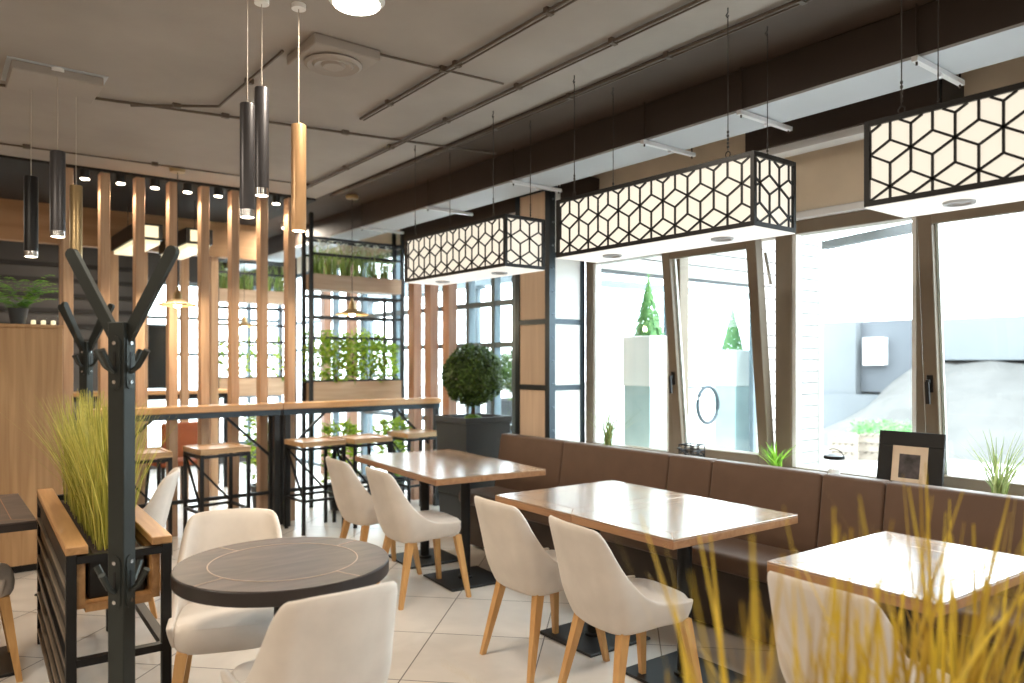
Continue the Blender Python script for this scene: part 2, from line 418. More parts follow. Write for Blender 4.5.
# ================================================================== CEILING THINGS
d = thing('ventilation_duct', 'long dark brown box duct with pale underside running under the ceiling above the windows', 'duct', (3.5, 4, 2.75))
MB().box(-.17, .17, -6.4, 7.0, .012, .215, .004).build('body', 'duct_side', d)
MB().box(-.168, .168, -6.4, 7.0, 0, .012).build('underside', 'duct_under', d)
for y in (-5.2, -2.53, -1.66, -1.0, .24, 1.4, 2.6):
    b = MB(); b.box(-.21, .26, y-.013, y+.013, -.026, -.004); b.lathe([(.012, -.04), (.012, -.03)], (.03, y, 0), 8)
    b.build('hanger_bracket', 'alu', d)
    for xx in (-.19, .24): MB().tube([(xx, y, -.04), (xx, y, .22)], .005, 6).build('hanger_rod', 'duct_side', d)
for (ya, yb, lab) in ((1.64, 2.76, 'dark shutter box under the duct between the two nearest windows'), (4.27, 6.9, 'dark shutter box above the plywood pillar and far windows')):
    s = thing('shutter_box', lab, 'shutter box', (XW, ya, 2.66), group='shutter boxes over the windows')
    L = yb-ya
    MB().box(-.26, -.004, 0, L, .06, .24, .006).build('housing', 'duct_side', s)
    MB().box(-.25, -.22, 0, L, .03, .06).box(-.16, -.13, 0, L, .03, .06).box(-.25, -.13, 0, L, .018, .03).build('guide_rail', 'alu', s)
    MB().box(-.265, -.004, L if ya > 3 else -.012, (L+.012) if ya > 3 else 0, .0, .245, .004).build('end_plate', 'dark', s)
# conduits on the ceiling
def conduit(pts, lab, r=.008, off=.014, clips=.7, two=True):
    mb = MB(); P = [Vector((x, y, CEIL-.017)) for x, y in pts]
    t = thing('ceiling_conduit', lab, 'conduit', P[0], group='conduits on the ceiling')
    Q = [p-P[0] for p in P]
    MB().tube(Q, r, 6).build('pipe', 'conduit', t)
    if two:
        MB().tube([q+Vector((off*1.6, .0, -.004)) for q in Q], r*.6, 6).build('cable', 'conduit', t)
    for a, b in zip(Q, Q[1:]):
        n = max(1, int((b-a).length/clips))
        for i in range(n):
            p = a+(b-a)*((i+.5)/n); MB().box(p.x-.013, p.x+.03, p.y-.012, p.y+.012, p.z-.011, p.z+.016).build('clip', 'conduit', t)
conduit([(2.49, -1.5), (2.58, 6.5)], 'dark cable conduit along the middle of the ceiling crossing the whole room')
conduit([(2.05, -1.5), (2.12, 4.25)], 'dark cable conduit that stops short in mid ceiling beside the ceiling vent')
conduit([(2.83, -1.5), (2.90, 6.4)], 'dark cable conduit where grey ceiling meets brown ceiling beside the duct', .009)
conduit([(-1.5, 5.25), (.35, 4.92), (3.25, 4.36)], 'thin dark conduit crossing the ceiling behind the tube pendants', .008, two=False)
conduit([(-1.5, 6.36), (2.6, 6.12)], 'thin dark conduit across the ceiling just before the slat screen', .006, two=False)
conduit([(.95, 4.85), (1.36, 4.55), (1.36, 3.55)], 'angled dark conduit bending beside the square ceiling vent', .008, two=False)
conduit([(1.72, 3.30), (2.46, 3.24)], 'short thin conduit between the two long ceiling conduits', .006, two=False)
# square vent with round diffuser
t = thing('ceiling_vent', 'square ceiling panel with a round diffuser beside the bright ceiling lamp', 'vent', (1.58, 3.46, CEIL))
MB().box(-.17, .17, -.17, .17, -.05, 0, .006).build('panel', 'concrete', t)
MB().lathe([(.13, -.05), (.14, -.06), (.125, -.07), (.10, -.06), (.09, -.07), (.06, -.06), (.05, -.072), (.001, -.072)], n=36).build('diffuser', 'concrete', t)
# ---- tube pendants
def light(name, kind, par, loc, energy, col=(1, .8, .58), size=.03, spot=None, rot=(0, 0, 0)):
    l = bpy.data.lights.new(name, kind); l.energy = energy; l.color = col
    if kind == 'SPOT': l.spot_size = spot or 1.8; l.spot_blend = .7; l.shadow_soft_size = size
    elif kind == 'POINT': l.shadow_soft_size = size
    o = bpy.data.objects.new(name, l); C.objects.link(o); o.parent = par; o.location = loc; o.rotation_euler = rot
    return o
def ceiling_lamp(x, y, lab, e=60):
    t = thing('ceiling_lamp', lab, 'lamp', (x, y, CEIL), group='round ceiling lamps')
    MB().lathe([(.11, 0), (.115, -.03), (.10, -.045)], n=36).build('housing', 'white', t)
    MB().lathe([(.10, -.04), (.092, -.05), (.001, -.054)], n=36).build('diffuser', 'bulb_big', t)
    l = bpy.data.lights.new('lamp_light', 'AREA'); l.shape = 'DISK'; l.size = .2; l.energy = e; l.color = (1, .88, .72)
    o = bpy.data.objects.new('lamp_light', l); C.objects.link(o); o.parent = t; o.location = (0, 0, -.06)
ceiling_lamp(1.40, 2.84, 'brightly glowing round lamp on the ceiling at the top of the photo', 14)
for x, y, lab in ((-.7, 3.2, 'added ceiling fill lamp left of the tube pendants, outside the photo'), (-2.6, 3.2, 'added ceiling fill lamp along the left wall beyond the photo edge'),
                  (-.7, .6, 'added ceiling fill lamp behind and left of the camera'), (-2.6, .6, 'added ceiling fill lamp in the far corner behind the camera'),
                  (1.4, -.9, 'added ceiling fill lamp over the floor behind the camera'), (-.7, -1.6, 'added ceiling fill lamp by the wall behind the camera'),
                  (-1.2, 7.5, 'added ceiling fill lamp in the back room left of the photo'), (1.2, 9.7, 'added ceiling fill lamp in the back room behind the bulkhead'), (3.2, 8.1, 'added ceiling fill lamp in the back room over the plant shelves')):
    ceiling_lamp(x, y, lab, 17)  # unseen lamps added to brighten the room
def tube_pendant(x, y, z0, z1, r, mat, lab, grp, e=12):
    t = thing('tube_pendant', lab, 'pendant lamp', (x, y, z0), group=grp)
    H = z1-z0
    MB().lathe([(r*.92, .03), (r, .03), (r, H-.004), (r*.94, H), (.004, H)], n=28).build('shade', mat, t)
    MB().lathe([(r*.99, .03), (r*.99, 0), (r*.88, 0), (r*.88, .03)], n=28, cap=False).build('rim', 'chrome' if mat != 'copper' else 'copper', t)
    MB().lathe([(r*.9, .006), (r*.6, -.002), (.001, -.004)], n=24, cap=False).build('diffuser', 'bulb', t)
    MB().tube([(0, 0, H), (0, 0, CEIL-z0)], .0022, 6).build('cord', 'cord', t)
    MB().lathe([(.03, CEIL-z0-.02), (.03, CEIL-z0)], n=20).build('ceiling_cup', 'white', t)
    light('pendant_light', 'SPOT', t, (0, 0, -.02), e*.5)
R1 = 'tube pendants over the round table'; R2 = 'tube pendants at the left partition'
tube_pendant(1.01, 3.01, 2.03, 2.48, .029, 'pend', 'grey tube pendant hanging lowest left of the three over the round table', R1)
tube_pendant(1.11, 3.13, 2.15, 2.60, .029, 'pend', 'grey tube pendant hanging highest and middle of the three over the round table', R1)
tube_pendant(1.25, 3.08, 2.01, 2.46, .031, 'copper', 'copper tube pendant over the round table', R1)
tube_pendant(.45, 4.79, 2.02, 2.45, .034, 'black', 'black tube pendant leftmost of all, above the fern', R2)
tube_pendant(.54, 4.51, 2.10, 2.54, .036, 'pend', 'grey tube pendant between the black and the gold one at left', R2)
tube_pendant(.66, 4.78, 1.99, 2.43, .032, 'gold', 'gold tube pendant partly behind the coat rack arm', R2)
t = thing('ceiling_plate', 'flat white ceiling box from which the three left tube pendants hang', 'mounting box', (.53, 4.66, CEIL))
MB().box(-.19, .22, -.16, .2, -.05, -.004, .005).build('cover', 'concrete', t)
MB().box(-.21, .24, -.18, .22, -.004, 0).build('back_plate', 'duct_under', t)

# ================================================================== LANTERNS
def rhomb(L, H, s=.0715, b=.0082, dep=.006, x_off=0.):
    """line work of a rhombille pattern clipped to LxH, as bars standing proud of the panel"""
    mb = MB(); R = 2*s/math.sqrt(3); segs = set()
    def key(a, c): 
        k = lambda p: (round(p[0], 4), round(p[1], 4)); a, c = k(a), k(c); return (a, c) if a < c else (c, a)
    nx = int(L/(2*s))+3; nz = int(H/(1.5*R))+3
    for j in range(-1, nz):
        for i in range(-1, nx):
            cx_ = i*2*s+(s if j % 2 else 0)+x_off; cz = j*1.5*R
            V = [(cx_+R*math.cos(math.radians(30+60*k)), cz+R*math.sin(math.radians(30+60*k))) for k in range(6)]
            for k in range(6): segs.add(key(V[k], V[(k+1) % 6]))
            for k in (0, 2, 4): segs.add(key((cx_, cz), V[k]))
    for a, c in sorted(segs):
        x0, z0 = a; dx, dz = c[0]-a[0], c[1]-a[1]; t0, t1 = 0., 1.
        ok = True
        for p, q in ((-dx, x0), (dx, L-x0), (-dz, z0), (dz, H-z0)):
            if abs(p) < 1e-9:
                if q < 0: ok = False
            else:
                r_ = q/p
                if p < 0: t0 = max(t0, r_)
                else: t1 = min(t1, r_)
        if not ok or t1-t0 < 1e-3: continue
        mb.bar((x0+dx*t0, 0, z0+dz*t0), (x0+dx*t1, 0, z0+dz*t1), dep if False else b, dep, up=(0, 1, 0))
    return mb
def lantern(y0, y1, lab, off):
    Wd, H = .31, .31; L = y1-y0
    t = thing('lattice_lantern', lab, 'pendant lantern', (2.855, (y0+y1)/2, 2.02), group='lattice lanterns over the window tables')
    hx, hy, bw = Wd/2, L/2, .02
    f = MB()
    for sx in (-1, 1):
        for sy in (-1, 1): f.box(sx*hx-(bw if sx > 0 else 0), sx*hx+(0 if sx > 0 else bw), sy*hy-(bw if sy > 0 else 0), sy*hy+(0 if sy > 0 else bw), 0, H, .001)
    for z in (0, H-bw):
        for sx in (-1, 1): f.box(sx*hx-(bw if sx > 0 else 0), sx*hx+(0 if sx > 0 else bw), -hy+bw, hy-bw, z, z+bw)
        for sy in (-1, 1): f.box(-hx+bw, hx-bw, sy*hy-(bw if sy > 0 else 0), sy*hy+(0 if sy > 0 else bw), z, z+bw)
    f.build('frame', 'black', t)
    MB().box(-hx+.012, hx-.012, -hy+.012, hy-.012, .012, H-.012).build('diffuser', 'lamp_panel', t)
    MB().box(-hx+.004, hx-.004, -hy+.004, hy-.004, -.004, .012).build('underside', 'lamp_under', t)
    MB().box(-hx+.01, hx-.01, -hy+.01, hy-.01, H-.012, H-.002).build('top_cover', 'black', t)
    li, hi = L-2*bw, H-2*bw
    rhomb(li, hi, x_off=off).build('lattice', 'black', t, (-hx+.008, hy-bw, bw), (0, 0, -PI/2))
    rhomb(li, hi, x_off=off).build('lattice', 'black', t, (hx-.008, -hy+bw, bw), (0, 0, PI/2))
    rhomb(Wd-2*bw, hi, x_off=.03).build('lattice', 'black', t, (-hx+bw, -hy+.008, bw))
    rhomb(Wd-2*bw, hi, x_off=.03).build('lattice', 'black', t, (hx-bw, hy-.008, bw), (0, 0, PI))
    n = 2
    for i in range(n):
        y = -hy+L*(.22+.56*i)
        dl = MB().lathe([(.052, -.004), (.05, -.012), (.04, -.012), (.034, -.006), (.001, -.006)], (0, y, 0), 24, cap=False).build('downlight', 'duct_under', t)
        light('lantern_light', 'SPOT', t, (0, y, -.03), 4.5, (1, .84, .64), .09, 2.6)
    for sx in (-1, 1):
        for sy in (-.78, .78):
            x = sx*(hx-.01); y = sy*hy; c = MB(); top = CEIL-2.02
            c.tube([(x, y, H+.03), (x, y, top-.03)], .0022, 6)
            ring = [(x, y+.012*math.cos(a*PI/5), H+.012+.014*math.sin(a*PI/5)) for a in range(10)]
            c.tube(ring, .0028, 5, closed=True)
            c.tube([(x, y, top), (x, y, top-.02), (x, y+.01, top-.03), (x, y+.004, top-.04), (x, y-.004, top-.034)], .003, 5)
            for k in range(5): c.box(x-.003, x+.003, y-.004, y+.004, H+.04+k*.016, H+.05+k*.016)
            c.build('suspension_cord', 'cord_dark', t)
lantern(3.54, 4.72, 'glowing lattice lantern farthest away, in front of the plywood pillar', .02)
lantern(1.845, 3.085, 'glowing lattice lantern in the middle over the double table', .01)
lantern(.20, 1.385, 'glowing lattice lantern nearest, cut off by the right photo edge', .0)

# ================================================================== SOFA
s = thing('banquette_sofa', 'long brown upholstered bench along the window wall', 'sofa', (3.55, 0, 0))
MB().box(-.17, .25, -.6, 4.91, .02, .35, .004).build('plinth', 'sofa_base', s)
seams = [4.93, 4.16, 3.16, 2.83, 2.13, 1.80, 1.10, .77, .07, -.62]
for a, b in zip(seams[1:], seams[:-1]):
    sh = Matrix(((1, 0, .16, -.132), (0, 1, 0, 0), (0, 0, 1, 0), (0, 0, 0, 1)))
    MB().box(.155, .245, a+.002, b-.002, .44, .868, .017, 3, sh).build('backrest_panel', 'sofa', s)
for a, b in ((3.5, 4.93), (2.13, 3.497), (.77, 2.127), (-.62, .767)):
    MB().box(-.26, .2, a+.001, b-.001, .35, .45, .03, 3).build('seat_cushion', 'sofa', s)

# ================================================================== TABLES
def table(name, lab, cx_, cy_, hx, hy, deg, poles, grp, edge='edge', top='table'):
    t = thing(name, lab, 'table', (cx_, cy_, 0), math.radians(deg), grp)
    MB().box(-hx, hx, -hy, hy, .709, .742, .002).build('edge_band', edge, t)
    MB().box(-hx, hx, -hy, hy, .742, .75, .002).build('tabletop', top, t)
    ln = MB(); i = .09; w_ = .0016; z0, z1 = .7495, .7503
    ln.box(-hx+i, hx-i, -hy+i-w_, -hy+i+w_, z0, z1); ln.box(-hx+i, hx-i, hy-i-w_, hy-i+w_, z0, z1)
    ln.box(-hx+i-w_, -hx+i+w_, -hy+i, hy-i, z0, z1); ln.box(hx-i-w_, hx-i+w_, -hy+i, hy-i, z0, z1)
    for sx in (-1, 1):
        for sy in (-1, 1): ln.bar((sx*hx*.998, sy*hy*.998, .7499), (sx*(hx-i), sy*(hy-i), .7499), .003, .0008)
    ln.build('border_line', 'edge', t)
    for py in poles:
        MB().box(-.21, .21, py-.21, py+.21, .0, .014, .003).build('base_plate', 'black', t)
        MB().tube([(0, py, .012), (0, py, .69)], .034, 20).lathe([(.034, .014), (.05, .014), (.05, .026), (.034, .03)], (0, py, 0), 20, False).build('pole', 'black', t)
        MB().box(-.2, .2, py-.03, py+.03, .69, .709).box(-.03, .03, py-.2, py+.2, .69, .709).build('top_bracket', 'black', t)
    return t
G = 'oak tables along the bench'
table('dining_table', 'large oak table on two pedestals at the far end of the bench', 2.885, 4.49, .402, .675, -5.5, (-.31, .31), G)
table('dining_table', 'half of the oak double table farther from the camera, beside the far table', 2.798, 2.892, .422, .311, -2, (.0,), G)
table('dining_table', 'half of the oak double table nearer to the camera, with yellow grass before it', 2.776, 2.269, .422, .311, -2, (.0,), G)
table('dining_table', 'small oak table with sun glare behind the yellow foreground grass', 2.755, 1.255, .405, .293, -2, (.0,), G)
table('dining_table', 'dark stone-topped table at the left edge behind the slatted planter', -.145+.29, 4.395, .25, .435, 0, (.0,), None, 'stone_edge', 'stone')
t = thing('round_table', 'round dark stone-topped pedestal table with a pale ring inlay', 'table', (1.01, 2.62, 0))
r = .368
MB().lathe([(r-.002, .700), (r, .702), (r, .7445), (r-.002, .7465)], n=72).build('edge_band', 'stone_edge', t)
MB().lathe([(r-.004, .7465), (r-.003, .749), (.001, .749)], n=72, cap=False).build('tabletop', 'stone', t)
ln = MB()
ln.lathe([(.257, .7492), (.257, .7502), (.253, .7502), (.253, .7492)], n=72, cap=False)
for a in (.35, .35+PI/2, .35+PI, .35+1.5*PI):
    ln.bar((.255*math.cos(a), .255*math.sin(a), .7496), (.362*math.cos(a), .362*math.sin(a), .7496), .004, .001)
ln.build('ring_inlay', 'inlay', t)
MB().tube([(0, 0, .012), (0, 0, .70)], .036, 24).build('pole', 'black', t)
MB().lathe([(.22, 0), (.22, .012), (.05, .022), (.036, .03)], n=40).build('base_plate', 'black', t)
MB().box(-.22, .22, -.025, .025, .69, .706).box(-.025, .025, -.22, .22, .69, .706).build('top_bracket', 'black', t)

# ================================================================== CHAIRS
def chair_proto(lab):
    t = thing('dining_chair', lab, 'chair', (0, 0, 0))
    # plan path (half): back centre -> corner -> side front
    half = [(-.245, 0)]
    half += [(-.245+.012*(y/.11)**2, y) for y in (.03, .06, .09, .122)]
    ccx, ccy, rr = -.145, .122, .086
    half += [(ccx+rr*math.cos(PI-a), ccy+rr*math.sin(PI-a)) for a in [PI/2*k/6 for k in range(1, 7)]]
    half += [(x, .208-.010*((x+.145)/.335)**2) for x in (-.10, -.05, 0, .045, .09, .135, .175)]
    acc = [0.]
    for a, b in zip(half, half[1:]): acc.append(acc[-1]+math.hypot(b[0]-a[0], b[1]-a[1]))
    L = acc[-1]; L0 = .195
    rows = []
    for (x, y), s_ in zip(half, acc):
        q = max(0., (s_-L0)/(L-L0))
        f_ = 1-(1-q)**4.6 if q > 0 else 0
        f_ *= min(1, q*8)**.7 if q > 0 else 1
        top = .815-.012*min(1, s_/L0)**3-(.325)*f_
        bot = .368+.03*q
        rows.append((x, y, top, bot))
    full = [(x, -y, a, b) for x, y, a, b in rows[:0:-1]]+rows
    NV = 10; v = []; fc = []
    for x, y, top, bot in full:
        bk = min(1., max(0., (.16-x)/.38))
        for k in range(NV):
            z = bot+(top-bot)*k/(NV-1)
            sc = 1-.17*max(0, (.50-z)/.135)**1.5
            lean = -.085*max(0, (z-.44)/.35)**1.15*bk**.8
            flare = 1-.07*max(0, (z-.45)/.35)
            v.append((x*sc+lean+(1-sc)*.02, y*sc*flare, z))
    n = len(full)
    for i in range(n-1):
        fc += [(i*NV+k, (i+1)*NV+k, (i+1)*NV+k+1, i*NV+k+1) for k in range(NV-1)]
    m = MB(); m.add(v, fc, True)
    o = m.build('shell', 'fabric', t, fix=True)
    # make the normals face outward
    o.data.update()
    so = o.modifiers.new('thick', 'SOLIDIFY'); so.thickness = .026; so.offset = 0
    sb = o.modifiers.new('smooth', 'SUBSURF'); sb.levels = 1; sb.render_levels = 1
    # seat cushion
    m = MB(); N = 40; prof = [(.78, .374), (.93, .380), (.985, .40), (1.0, .43), (.985, .458), (.93, .473), (.75, .479), (.4, .482)]
    v = []; fc = []
    for sc, z in prof:
        for k in range(N):
            a = 2*PI*k/N; ca, sa = math.cos(a), math.sin(a); e = .5
            x = .202*math.copysign(abs(ca)**e, ca); y = .193*math.copysign(abs(sa)**e, sa)
            if x > 0: y *= 1+.02*(x/.222)
            v.append((x*sc+.012, y*sc, z))
    for i in range(len(prof)-1):
        fc += [(i*N+k, i*N+(k+1) % N, (i+1)*N+(k+1) % N, (i+1)*N+k) for k in range(N)]
    fc += [tuple(range(N))[::-1], tuple((len(prof)-1)*N+k for k in range(N))]
    m.add(v, fc, True); m.build('seat_cushion', 'fabric', t)
    for sx, sy in ((1, 1), (1, -1), (-1, 1), (-1, -1)):
        x = .165 if sx > 0 else -.15
        MB().taper((x, sy*.15, .385), (x+sx*(.055 if sx > 0 else .085), sy*.205, 0), .042, .024).build('leg', 'leg', t)
    return t
CG = 'cream upholstered chairs'
ch = chair_proto('cream chair farther along the far oak table, backrest toward the bar')
ch['group'] = CG; ch.location = (2.47, 4.69, 0); ch.rotation_euler = (0, 0, math.radians(-4))
def chair(x, y, deg, lab): return dup(ch, (x, y, 0), math.radians(deg), lab, CG)
chair(2.46, 4.08, -6, 'cream chair nearer to camera at the far oak table, its seat and front leg visible')
chair(2.415, 2.84, -4, 'cream chair at the far half of the double table, backrest overlapped by its neighbour')
chair(2.375, 2.23, -10, 'cream chair at the near half of the double table, in front of its pedestal')
chair(2.38, 1.19, -4, 'cream chair behind the yellow foreground grass at the small table')
chair(.945, 2.30, 90, 'cream chair seen from behind at the bottom edge, before the round table')
chair(.95, 3.05, -111, 'cream chair facing the camera on the far side of the round table')
chair(.88, 4.90, 160, 'cream chair seen side-on just beyond the grass planter')
chair(.12, 4.30, 0, 'cream chair cut by the left photo edge, under the dark table')

# ================================================================== BAR
def bar_table(x0, x1, lab):
    t = thing('bar_table', lab, 'bar table', (x0, 6.45, 0), group='tall bar tables before the slat screen')
    L = x1-x0; D = .17
    MB().box(0, L, 0, D+.02, 1.035, 1.09, .004).build('worktop', 'bar', t)
    f = MB()
    f.box(.01, L-.01, .015, .05, .985, 1.035); f.box(.01, L-.01, D-.03, D+.005, .985, 1.035)
    f.box(.01, .05, .05, D-.03, .985, 1.035); f.box(L-.05, L-.01, .05, D-.03, .985, 1.035)
    f.build('apron', 'pillar_steel', t)
    for x in (.02, L-.07):
        for y in (.015, D-.045): MB().box(x, x+.05, y, y+.05, 0, .985, .003).build('leg', 'dark', t)
    b = MB(); b.bar((.06, D-.02, .62), (.45, D-.02, .985), .022, .022); b.bar((L-.06, D-.02, .62), (L-.45, D-.02, .985), .022, .022)
    b.box(.05, L-.05, D-.03, D-.005, .28, .31)
    b.build('brace', 'dark', t)
bar_table(1.0, 2.475, 'left tall oak-topped bar table, half behind the grass')
bar_table(2.48, 4.12, 'tall oak-topped bar table on the right, ending beside the ball tree planter')
def stool_proto(lab, x, y):
    t = thing('bar_stool', lab, 'bar stool', (x, y, 0), group='bar stools at the bar')
    w_ = .20; st = MB(); st.box(-w_, w_, -.19, .19, .735, .77, .004)
    st.build('seat', 'bar_seat', t)
    rm = MB(); rm.box(-w_, w_, -.19, -.165, .77, .778).box(-w_, w_, .165, .19, .77, .778).box(-w_, -w_+.025, -.165, .165, .77, .778).box(w_-.025, w_, -.165, .165, .77, .778)
    rm.build('seat_rim', 'bar_seat', t)
    for sx in (-1, 1):
        for sy in (-1, 1): MB().box(sx*.185-.0125, sx*.185+.0125, sy*.175-.0125, sy*.175+.0125, 0, .735).build('leg', 'black', t)
    for z in (.705, .27):
        f = MB()
        f.box(-.185, .185, -.185, -.165, z, z+.022); f.box(-.185, .185, .165, .185, z, z+.022)
        f.box(-.195, -.175, -.165, .165, z, z+.022); f.box(.175, .195, -.165, .165, z, z+.022)
        f.build('seat_frame' if z > .5 else 'footrest', 'black', t)
    MB().bar((-.18, .175, .70), (.18, .175, .30), .016).bar((-.185, -.17, .30), (-.185, .17, .70), .016).build('cross_brace', 'black', t)
    return t
st = stool_proto('bar stool at the left end of the bar, half behind the grass', 1.27, 6.235)
for x, y, rz, lab in ((1.85, 6.24, 5, 'bar stool with oak seat, second from the left, behind the round table chair'),
                      (2.68, 6.24, 2, 'bar stool in the middle, pushed under the join of the two bar tables'),
                      (3.13, 6.235, 6, 'bar stool fourth from the left, behind the chair backs at the far oak table'),
                      (3.76, 6.37, 3, 'bar stool at the right end of the bar, beside the ball tree planter')):
    dup(st, (x, y, 0), math.radians(rz), lab)

# ================================================================== SLAT SCREEN, SPOTS
xs = [.91-.075+.2535*i for i in range(8)]
names = ['slat post at the left end of the screen, beside the gold pendant', 'second slat post from the left end of the screen', 'third slat post from the left, behind the coat rack fork',
         'fourth slat post from the left, beside the right coat rack arm', 'fifth slat post from the left end of the screen', 'sixth slat post, just left of the grey tube pendants',
         'seventh slat post, directly under the grey tube pendants', 'eighth slat post, beside the copper tube pendant']
for x, lab in zip(xs, names):
    one(MB().box(x, x+.07, 6.68, 6.785, 0, CEIL-.02, .003), 'slat_post', 'column', 'tall oak '+lab, 'slat post', 'oak slat posts of the screen behind the bar')
for y, lab in ((6.95, 'reddish timber post at the window wall, nearest the plant shelf'), (6.62, 'reddish timber post at the window wall, middle of the three left of the ball tree'), (6.28, 'reddish timber post at the window wall, right behind the ball tree'), (8.45, 'reddish timber post at the window wall seen through the plant shelf, right one'), (9.2, 'reddish timber post at the window wall seen through the plant shelf, left one')):
    one(MB().box(4.05, 4.15, y-.06, y+.06, 0, 2.75 if y < 7 else 2.72, .003), 'timber_post', 'post', lab, 'post', 'timber posts along the window wall')
for x in [-.03]+[.985+.2535*i for i in range(7)]:
    i = round((x-.985)/.2535)
    if x < 0: lab = 'ceiling spot at the far left of the slat screen'
    else: lab = 'small round ceiling spot shining between slat posts %s' % ('one and two', 'two and three', 'three and four', 'four and five', 'five and six', 'six and seven', 'seven and eight')[i]
    if x < 0: continue
    t = thing('ceiling_spot', lab, 'spotlight', (x, 6.70, CEIL), group='ceiling spots of the slat screen')
    MB().lathe([(.034, 0), (.034, -.085), (.03, -.09)], n=20).build('housing', 'black', t)
    MB().lathe([(.033, -.087), (.028, -.094), (.001, -.096)], n=20, cap=False).build('diffuser', 'bulb', t)
    light('spot_light', 'SPOT', t, (0, 0, -.11), 9, (1, .82, .62), .03, 2.5)

# brass dome pendants over the bar
def dome(x, y, z, lab, r=.15):
    t = thing('dome_pendant', lab, 'pendant lamp', (x, y, z), group='brass dome pendants')
    MB().lathe([(r, 0), (r*.97, .008), (r*.5, .036), (r*.24, .055), (r*.2, .10), (.012, .125), (.012, .15)], n=32, cap=False).build('shade', 'gold', t)
    MB().lathe([(.012, .07), (.03, .04), (.034, .015), (.02, -.012), (.001, -.018)], n=18, cap=False).build('bulb', 'bulb', t)
    MB().tube([(0, 0, .15), (0, 0, CEIL-z)], .003, 6).build('cord', 'cord_dark', t)
    MB().lathe([(.055, CEIL-z-.035), (.06, CEIL-z-.01), (.05, CEIL-z)], n=20).build('ceiling_rose', 'gold', t)
    light('dome_light', 'POINT', t, (0, 0, -.04), 9, (1, .78, .5), .03)
dome(3.07, 6.32, 1.88, 'brass dome pendant hanging before the plant shelf')
dome(1.56, 6.27, 1.89, 'brass dome pendant hanging before the slat posts, beside the coat rack')
dome(2.95, 8.9, 1.86, 'brass dome pendant glimpsed beyond the slat screen', .14)

# ================================================================== PLANTS
def blade(mb, p, az, lean, h, w, n=4, curl=1.6):
    dx, dy = math.cos(az), math.sin(az); L = []; R = []; px, py = -dy, dx
    for i in range(n+1):
        s_ = i/n; hz = h*(s_-.18*lean*s_**2); off = lean*h*s_**curl
        c = Vector((p[0]+dx*off, p[1]+dy*off, p[2]+hz)); ww = w*(1-.85*s_**1.5)/2
        L.append(c+Vector((px*ww, py*ww, 0))); R.append(c-Vector((px*ww, py*ww, 0)))
    v = L+R; k = n+1
    mb.add(v, [(i, i+1, k+i+1, k+i) for i in range(n)], True)
def leaf(mb, c, nrm, up, L, W):
    nrm = Vector(nrm).normalized(); up = Vector(up); up = (up-nrm*up.dot(nrm))
    if up.length < 1e-3: up = nrm.orthogonal()
    up.normalize(); s_ = nrm.cross(up)
    c = Vector(c); mb.add([c, c+up*L*.45+s_*W*.5-nrm*W*.12, c+up*L-nrm*L*.1, c+up*L*.45-s_*W*.5-nrm*W*.12], [(0, 1, 2), (0, 2, 3)])
def rnd(a, b): return random.uniform(a, b)
def rvec():
    z = rnd(-1, 1); a = rnd(0, 2*PI); r_ = math.sqrt(1-z*z); return Vector((r_*math.cos(a), r_*math.sin(a), z))

def grass_planter(x0, x1, y0, y1, lab_p, lab_g, n, mat, hmin, hmax, seed, gw=.0065, top=.795, cross=False):
    random.seed(seed)
    loc, rz = ((x1, y0, 0), PI/2) if cross else ((x0, y0, 0), math.radians(-2.4))
    if cross: x0, x1, y0, y1 = 0, y1-y0, 0, x1-x0
    t = thing('slatted_planter', lab_p, 'planter', loc, rz, group='slatted grass planters')
    W, L, H = x1-x0, y1-y0, top-.03; b = .034; dz = H-.765
    f = MB()
    for x in (0, W-b):
        for y in (0, L-b): f.box(x, x+b, y, y+b, 0, H, .002)
    for z in (H-b, .36): 
        f.box(b, W-b, 0, b, z, z+b*.8); f.box(b, W-b, L-b, L, z, z+b*.8)
        f.box(0, b, b, L-b, z, z+b*.8); f.box(W-b, W, b, L-b, z, z+b*.8)
    f.build('frame', 'black', t)
    MB().box(.012, .022, b, L-b, .04, H-.04).build('side_panel', 'black', t)
    for z in [.07+.095*k for k in range(int((H-.1)/.095))]:
        MB().box(-.001, .012, b, L-b, z, z+.014, .002).build('slat', 'slat', t)  # light strips paint in the glint along the slats' top edges
    tr = MB(); tr.box(b+.002, b+.03, b, L-b, .56+dz, .73+dz); tr.box(W-b-.03, W-b-.002, b, L-b, .56+dz, .73+dz); tr.box(b+.03, W-b-.03, b, L-b, .545+dz, .575+dz)
    tr.build('trough', 'planter_wood', t)
    for a, c in ((-.002, .07), (W-.07, W+.002)):
        MB().box(a, c, .0, L, H, H+.03, .003).build('top_rail', 'planter_wood', t)
    MB().box(b+.045, W-b-.045, .09, L-.09, .575+dz, .74+dz, .006).build('liner', 'black', t)
    MB().box(b+.06, W-b-.06, .1, L-.1, .735+dz, .742+dz).build('soil', 'soil', t)
    g = MB()
    ncl = max(6, int(L*9))
    for i in range(ncl):
        cy_ = .14+(L-.28)*(i+.5)/ncl
        for k in range(n//ncl):
            a = rnd(0, 2*PI); rr = .07*math.sqrt(random.random())
            px, py = W/2+rr*math.cos(a), cy_+rr*math.sin(a)*1.2
            aa = a+rnd(-.6, .6); h = rnd(hmin, hmax)
            blade(g, (px, py, .74+dz), aa, abs(random.gauss(0, .27 if cross else .21))+.02, h, rnd(.6, 1.3)*gw)
    o = g.build('ornamental_grass', mat, None, loc, (0, 0, rz), fix=False)
    tag(o, lab_g, 'grass plant', 'ornamental grasses in the slatted planters')
grass_planter(.395, .745, 3.09, 4.60, 'black slat-sided planter stand with oak rails behind the coat rack post', 'tall yellow-green grass filling the slatted planter at left', 1250, 'grass', .38, .60, 3)
